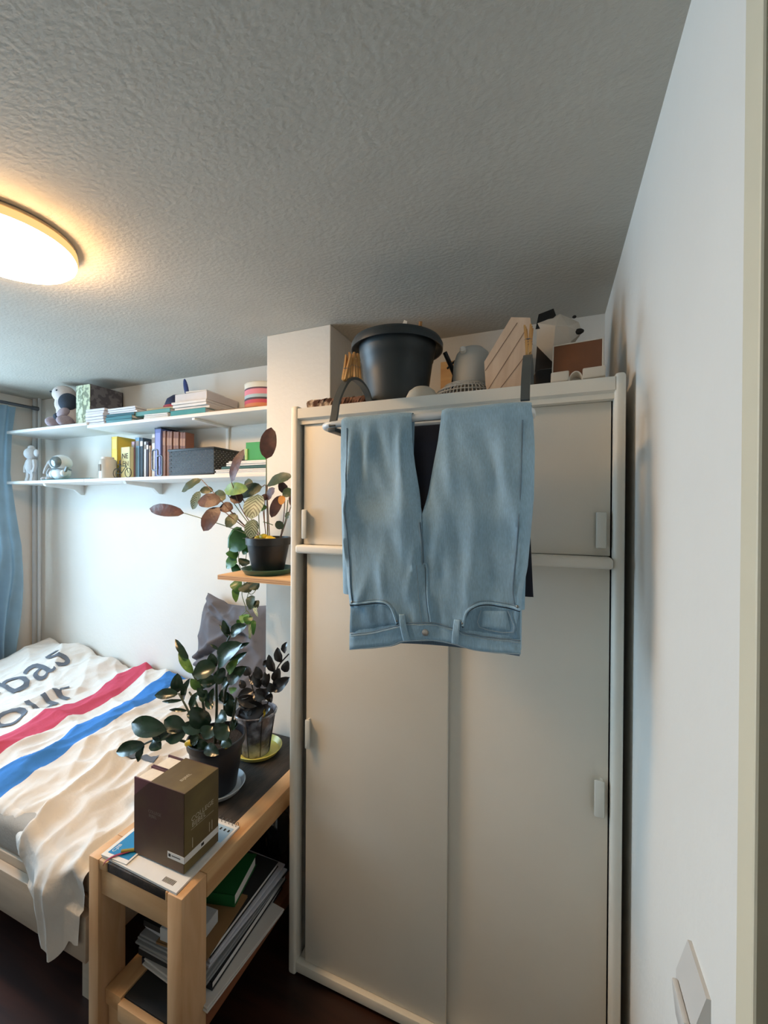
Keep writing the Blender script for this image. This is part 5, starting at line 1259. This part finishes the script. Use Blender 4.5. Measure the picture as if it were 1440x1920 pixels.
# ================================================================== PLANTS
LEAFM = {
 'u': mat('leaf_purple_underside', (86, 58, 56), .5, .1, 30, .2, 60, rgb2=(62, 44, 46)),
 'd': mat('leaf_dark_green', (60, 78, 50), .45, .1, 30, .2, 60, rgb2=(48, 62, 46)),
 'g': mat('leaf_fresh_green', (122, 156, 72), .45, .1, 30, .2, 60, rgb2=(86, 122, 54)),
 's': uv_stripe('leaf_feathered', (138, 158, 144), (50, 68, 56), 7.0, .42, .35),
 'o': mat('leaf_withered', (214, 152, 84), .6, .1, 30),
 'z': mat('leaf_glossy_deep', (32, 60, 42), .26, .1, 18, rgb2=(24, 46, 34), spec=.6),
 'y': mat('leaf_young', (108, 150, 74), .35, .1, 20, rgb2=(78, 122, 56)),
 'b': mat('leaf_glossy_black', (34, 32, 34), .28, .1, 18, rgb2=(28, 30, 32), spec=.6),
 'p': mat('leaf_pothos', (62, 112, 50), .35, .1, 20, rgb2=(46, 92, 42)),
 'w': uv_stripe('leaf_variegated', (196, 206, 190), (92, 132, 84), 3.0, .5, .6),
}
M_STEMG = mat('stem_green', (104, 116, 70), .5, .1, 30); M_STEMB = mat('stem_brown', (112, 78, 58), .5, .1, 30); M_STEMD = mat('stem_dark', (50, 62, 44), .4, .1, 30)
M_SOIL = mat('potting_soil', (44, 36, 30), .95, .3, 60, .9, 140)
CAMV = Vector((.35, -.93, .15))
def leaf(row, parent, shape=.85, fold=.16, curl=.10, full=.72, wide=1.0, seed=0):
    B = Vector(row[0:3]); T = Vector(row[3:6]); w = row[6] * wide; k = row[7]
    d = T - B; Ln = d.length; d.normalize()
    rnd = Vector((noise.noise(B * 31 + Vector((seed, 0, 0))), noise.noise(B * 37), noise.noise(B * 41)))
    nrm = (CAMV + Vector((0, 0, .35)) + rnd * .7); nrm = (nrm - d * nrm.dot(d)).normalized(); side = d.cross(nrm).normalized()
    n = 9; vs = []; uv = []; fs = []
    for i in range(n + 1):
        t = i / n; hw = .5 * w * (math.sin(PI * t ** shape) ** full if 0 < t < 1 else 0.0)
        if i in (0, n): hw = .0006
        c = B + d * (Ln * t) + nrm * (curl * Ln * (math.sin(PI * t) - .35 * t))
        for q in (-1, -.5, 0, .5, 1):
            vs.append(c + side * hw * q + nrm * (fold * hw * (abs(q) ** 1.3) * 1.2 + .0015 * math.sin(t * 17 + q * 3) * abs(q))); uv.append((t + .001, q))
    for i in range(n):
        for j in range(4): a = i * 5 + j; fs.append((a, a + 1, a + 6, a + 5))
    mb = MB(); mb.add(vs, fs, uv); return mb.build('leaf', LEAFM[k], parent, smooth=180)
def pot_profile(rb, rt, h, rim, th=.003):
    return [(.001, 0), (rb, 0), (rb + .002, .003), (rt - .004, h - rim), (rt + .001, h - rim + .001), (rt + .003, h - .002), (rt + .001, h), (rt - .003, h), (rt - .006, h - rim), (rb - .003, .006), (.001, .006)]
def saucer(name, label, c, r, rgb, h=.022, group=None):
    return one(name, label, 'saucer', MB().lathe([(.001, 0), (r * .80, 0), (r * .86, .003), (r, h), (r - .002, h + .001), (r * .84, .006), (.001, .005)], c, 48), mat('saucer_%d' % rgb[0], rgb, .35, .05), group)
# small plywood shelf fixed to the wardrobe side
ply = wood('plywood_face', (226, 190, 146), (206, 166, 120), 'x', 4); plye = wood('plywood_edge', (196, 148, 104), (150, 104, 70), 'x', 3)
ps = thing('plywood_shelf', 'small plywood shelf with a black bracket beside the wardrobe', 'shelf', (-1.03, 1.36, 1.342))
for k in range(5):
    MB().box(-1.217, -.8425, 1.262, 1.472, 1.342 + k * .0036, 1.342 + (k + 1) * .0036, 0).build('ply_layer', (ply if k % 2 == 0 else plye), ps, smooth=0)
bk_ = MB(); bk_.box(-1.06, -.8425, 1.335, 1.355, 1.334, 1.342, .001).box(-.851, -.8425, 1.335, 1.355, 1.00, 1.334, .001)
bk_.prism([(-.851, 1.335, 1.334), (-.885, 1.335, 1.334), (-.874, 1.335, 1.328), (-.857, 1.335, 1.314), (-.851, 1.335, 1.300)], (0, .02, 0)); bk_.build('bracket', M_BLACKP, ps)
# calathea in a black nursery pot
ZP = 1.3605
saucer('plant_saucer', 'dark green plastic saucer on the plywood shelf', (-1.065, 1.38, ZP), .106, (52, 96, 84))
ca = thing('calathea_plant', 'tall calathea with purple-backed leaves in a black nursery pot', 'plant', (-1.065, 1.38, ZP + .006))
MB().lathe(pot_profile(.060, .087, .140, .030), (-1.065, 1.38, ZP + .006), 40).build('pot', M_BLACKP, ca)
MB().lathe([(.001, .118), (.04, .122), (.080, .118), (.080, .112), (.001, .112)], (-1.065, 1.38, ZP + .006), 24).build('soil', M_SOIL, ca)
for r in CAL: leaf(r, ca, .95, .10, .07, .50, 1.32)
for i, s in enumerate(CALS): MB().tube(smooth_path(s, 5), .0018 if i else .0022, 6).build('stem', M_STEMB if i % 3 else M_STEMG, ca)
M_YEL = mat('yellow_plastic', (238, 200, 40), .45, .06)
yo = MB()
for (dx, dz, r) in ((-.030, .140, .020), (-.005, .148, .022), (.022, .142, .019), (.04, .136, .014)): yo.ell((-1.055 + dx, 1.345, ZP + dz), (r, .014, .014), 12, 8)
yo.build('yellow_flower', M_YEL, ca)
# pothos in a pale pot behind it
po = thing('pothos_plant', 'trailing pothos in a pale pot hanging over the plywood shelf', 'plant', (-1.165, 1.435, ZP))
MB().lathe(pot_profile(.026, .034, .10, .012), (-1.168, 1.436, ZP), 28).build('pot', mat('pale_pot', (196, 200, 196), .4, .05), po)
MB().lathe([(.001, .085), (.028, .085), (.028, .080), (.001, .08)], (-1.168, 1.436, ZP), 16).build('soil', M_SOIL, po)
for r in POA + POB: leaf(r, po, .62, .10, .10, .60, 1.40)
for s in POAS + POBS: MB().tube(smooth_path(s, 5), .0016, 6).build('vine', M_STEMG, po)
# zamioculcas in the black pot
zs = KZ + .0005
saucer('plant_saucer', 'round white saucer under the black pot on the bench', (-1.118, 1.165, zs), .096, (206, 214, 220))
za = thing('zamioculcas_plant', 'leafy dark green zamioculcas in a black pot on the white saucer', 'plant', (-1.124, 1.163, zs + .006))
MB().lathe(pot_profile(.068, .098, .190, .028), (-1.124, 1.163, zs + .006), 44).build('pot', mat('pot_navy_black', (24, 26, 34), .4, .1), za)
MB().lathe([(.001, .170), (.05, .172), (.090, .168), (.090, .160), (.001, .16)], (-1.124, 1.163, zs + .006), 28).build('soil', M_SOIL, za)
for r in ZZA: leaf(r, za, .92, .30, .08, .66, 1.08)
for s in ZZAS: MB().tube(smooth_path(s, 5), [.0032 + .0022 * i / (len(smooth_path(s, 5)) - 1) for i in range(len(smooth_path(s, 5)))], 8).build('stalk', M_STEMD, za)
y2 = MB().ell((-1.045, 1.125, zs + .190), (.010, .016, .026), 12, 8, Matrix.Rotation(.7, 3, 'Y')); y2.build('yellow_tag', M_YEL, za)
y3 = MB().ell((-1.165, 1.078, zs + .200), (.022, .008, .012), 12, 8, Matrix.Rotation(-.4, 3, 'Y')); y3.build('yellow_tag', M_YEL, za)
# dark zamioculcas in the clear pot
saucer('plant_saucer', 'bright yellow saucer under the clear pot on the bench', (-1.135, 1.41, zs), .098, (226, 214, 110))
zb_ = thing('dark_zamioculcas_plant', 'nearly black zamioculcas in a clear plastic pot on the yellow saucer', 'plant', (-1.140, 1.40, zs + .006))
M_CLR = mat('clear_pot', (150, 152, 162), .15, .2, 22, spec=.7, rgb2=(74, 72, 78), lo=.4, hi=.62)
MB().lathe(pot_profile(.056, .084, .172, .012, .002), (-1.140, 1.40, zs + .006), 40).build('pot', M_CLR, zb_)
for k in range(8):
    a = 2 * PI * k / 8 + .2; MB().tube([(-1.14 + .058 * math.cos(a), 1.40 + .058 * math.sin(a), zs + .010), (-1.14 + .0835 * math.cos(a), 1.40 + .0835 * math.sin(a), zs + .165)], .0022, 5).build('pot_rib', mat('pot_rib_grey', (52, 52, 58), .4, .1), zb_)
MB().lathe([(.001, .150), (.04, .153), (.078, .150), (.076, .142), (.001, .142)], (-1.140, 1.40, zs + .006), 28).build('soil', M_SOIL, zb_)
for r in ZZB: leaf(r, zb_, .85, .30, .08, .66, 1.08)
for s in ZZBS: MB().tube(smooth_path(s, 5), .0030, 7).build('stalk', mat('stem_black', (40, 34, 34), .4, .1), zb_)
MB().ell((-1.085, 1.37, zs + .185), (.014, .008, .030), 12, 8, Matrix.Rotation(.4, 3, 'Y')).build('yellow_tag', M_YEL, zb_)
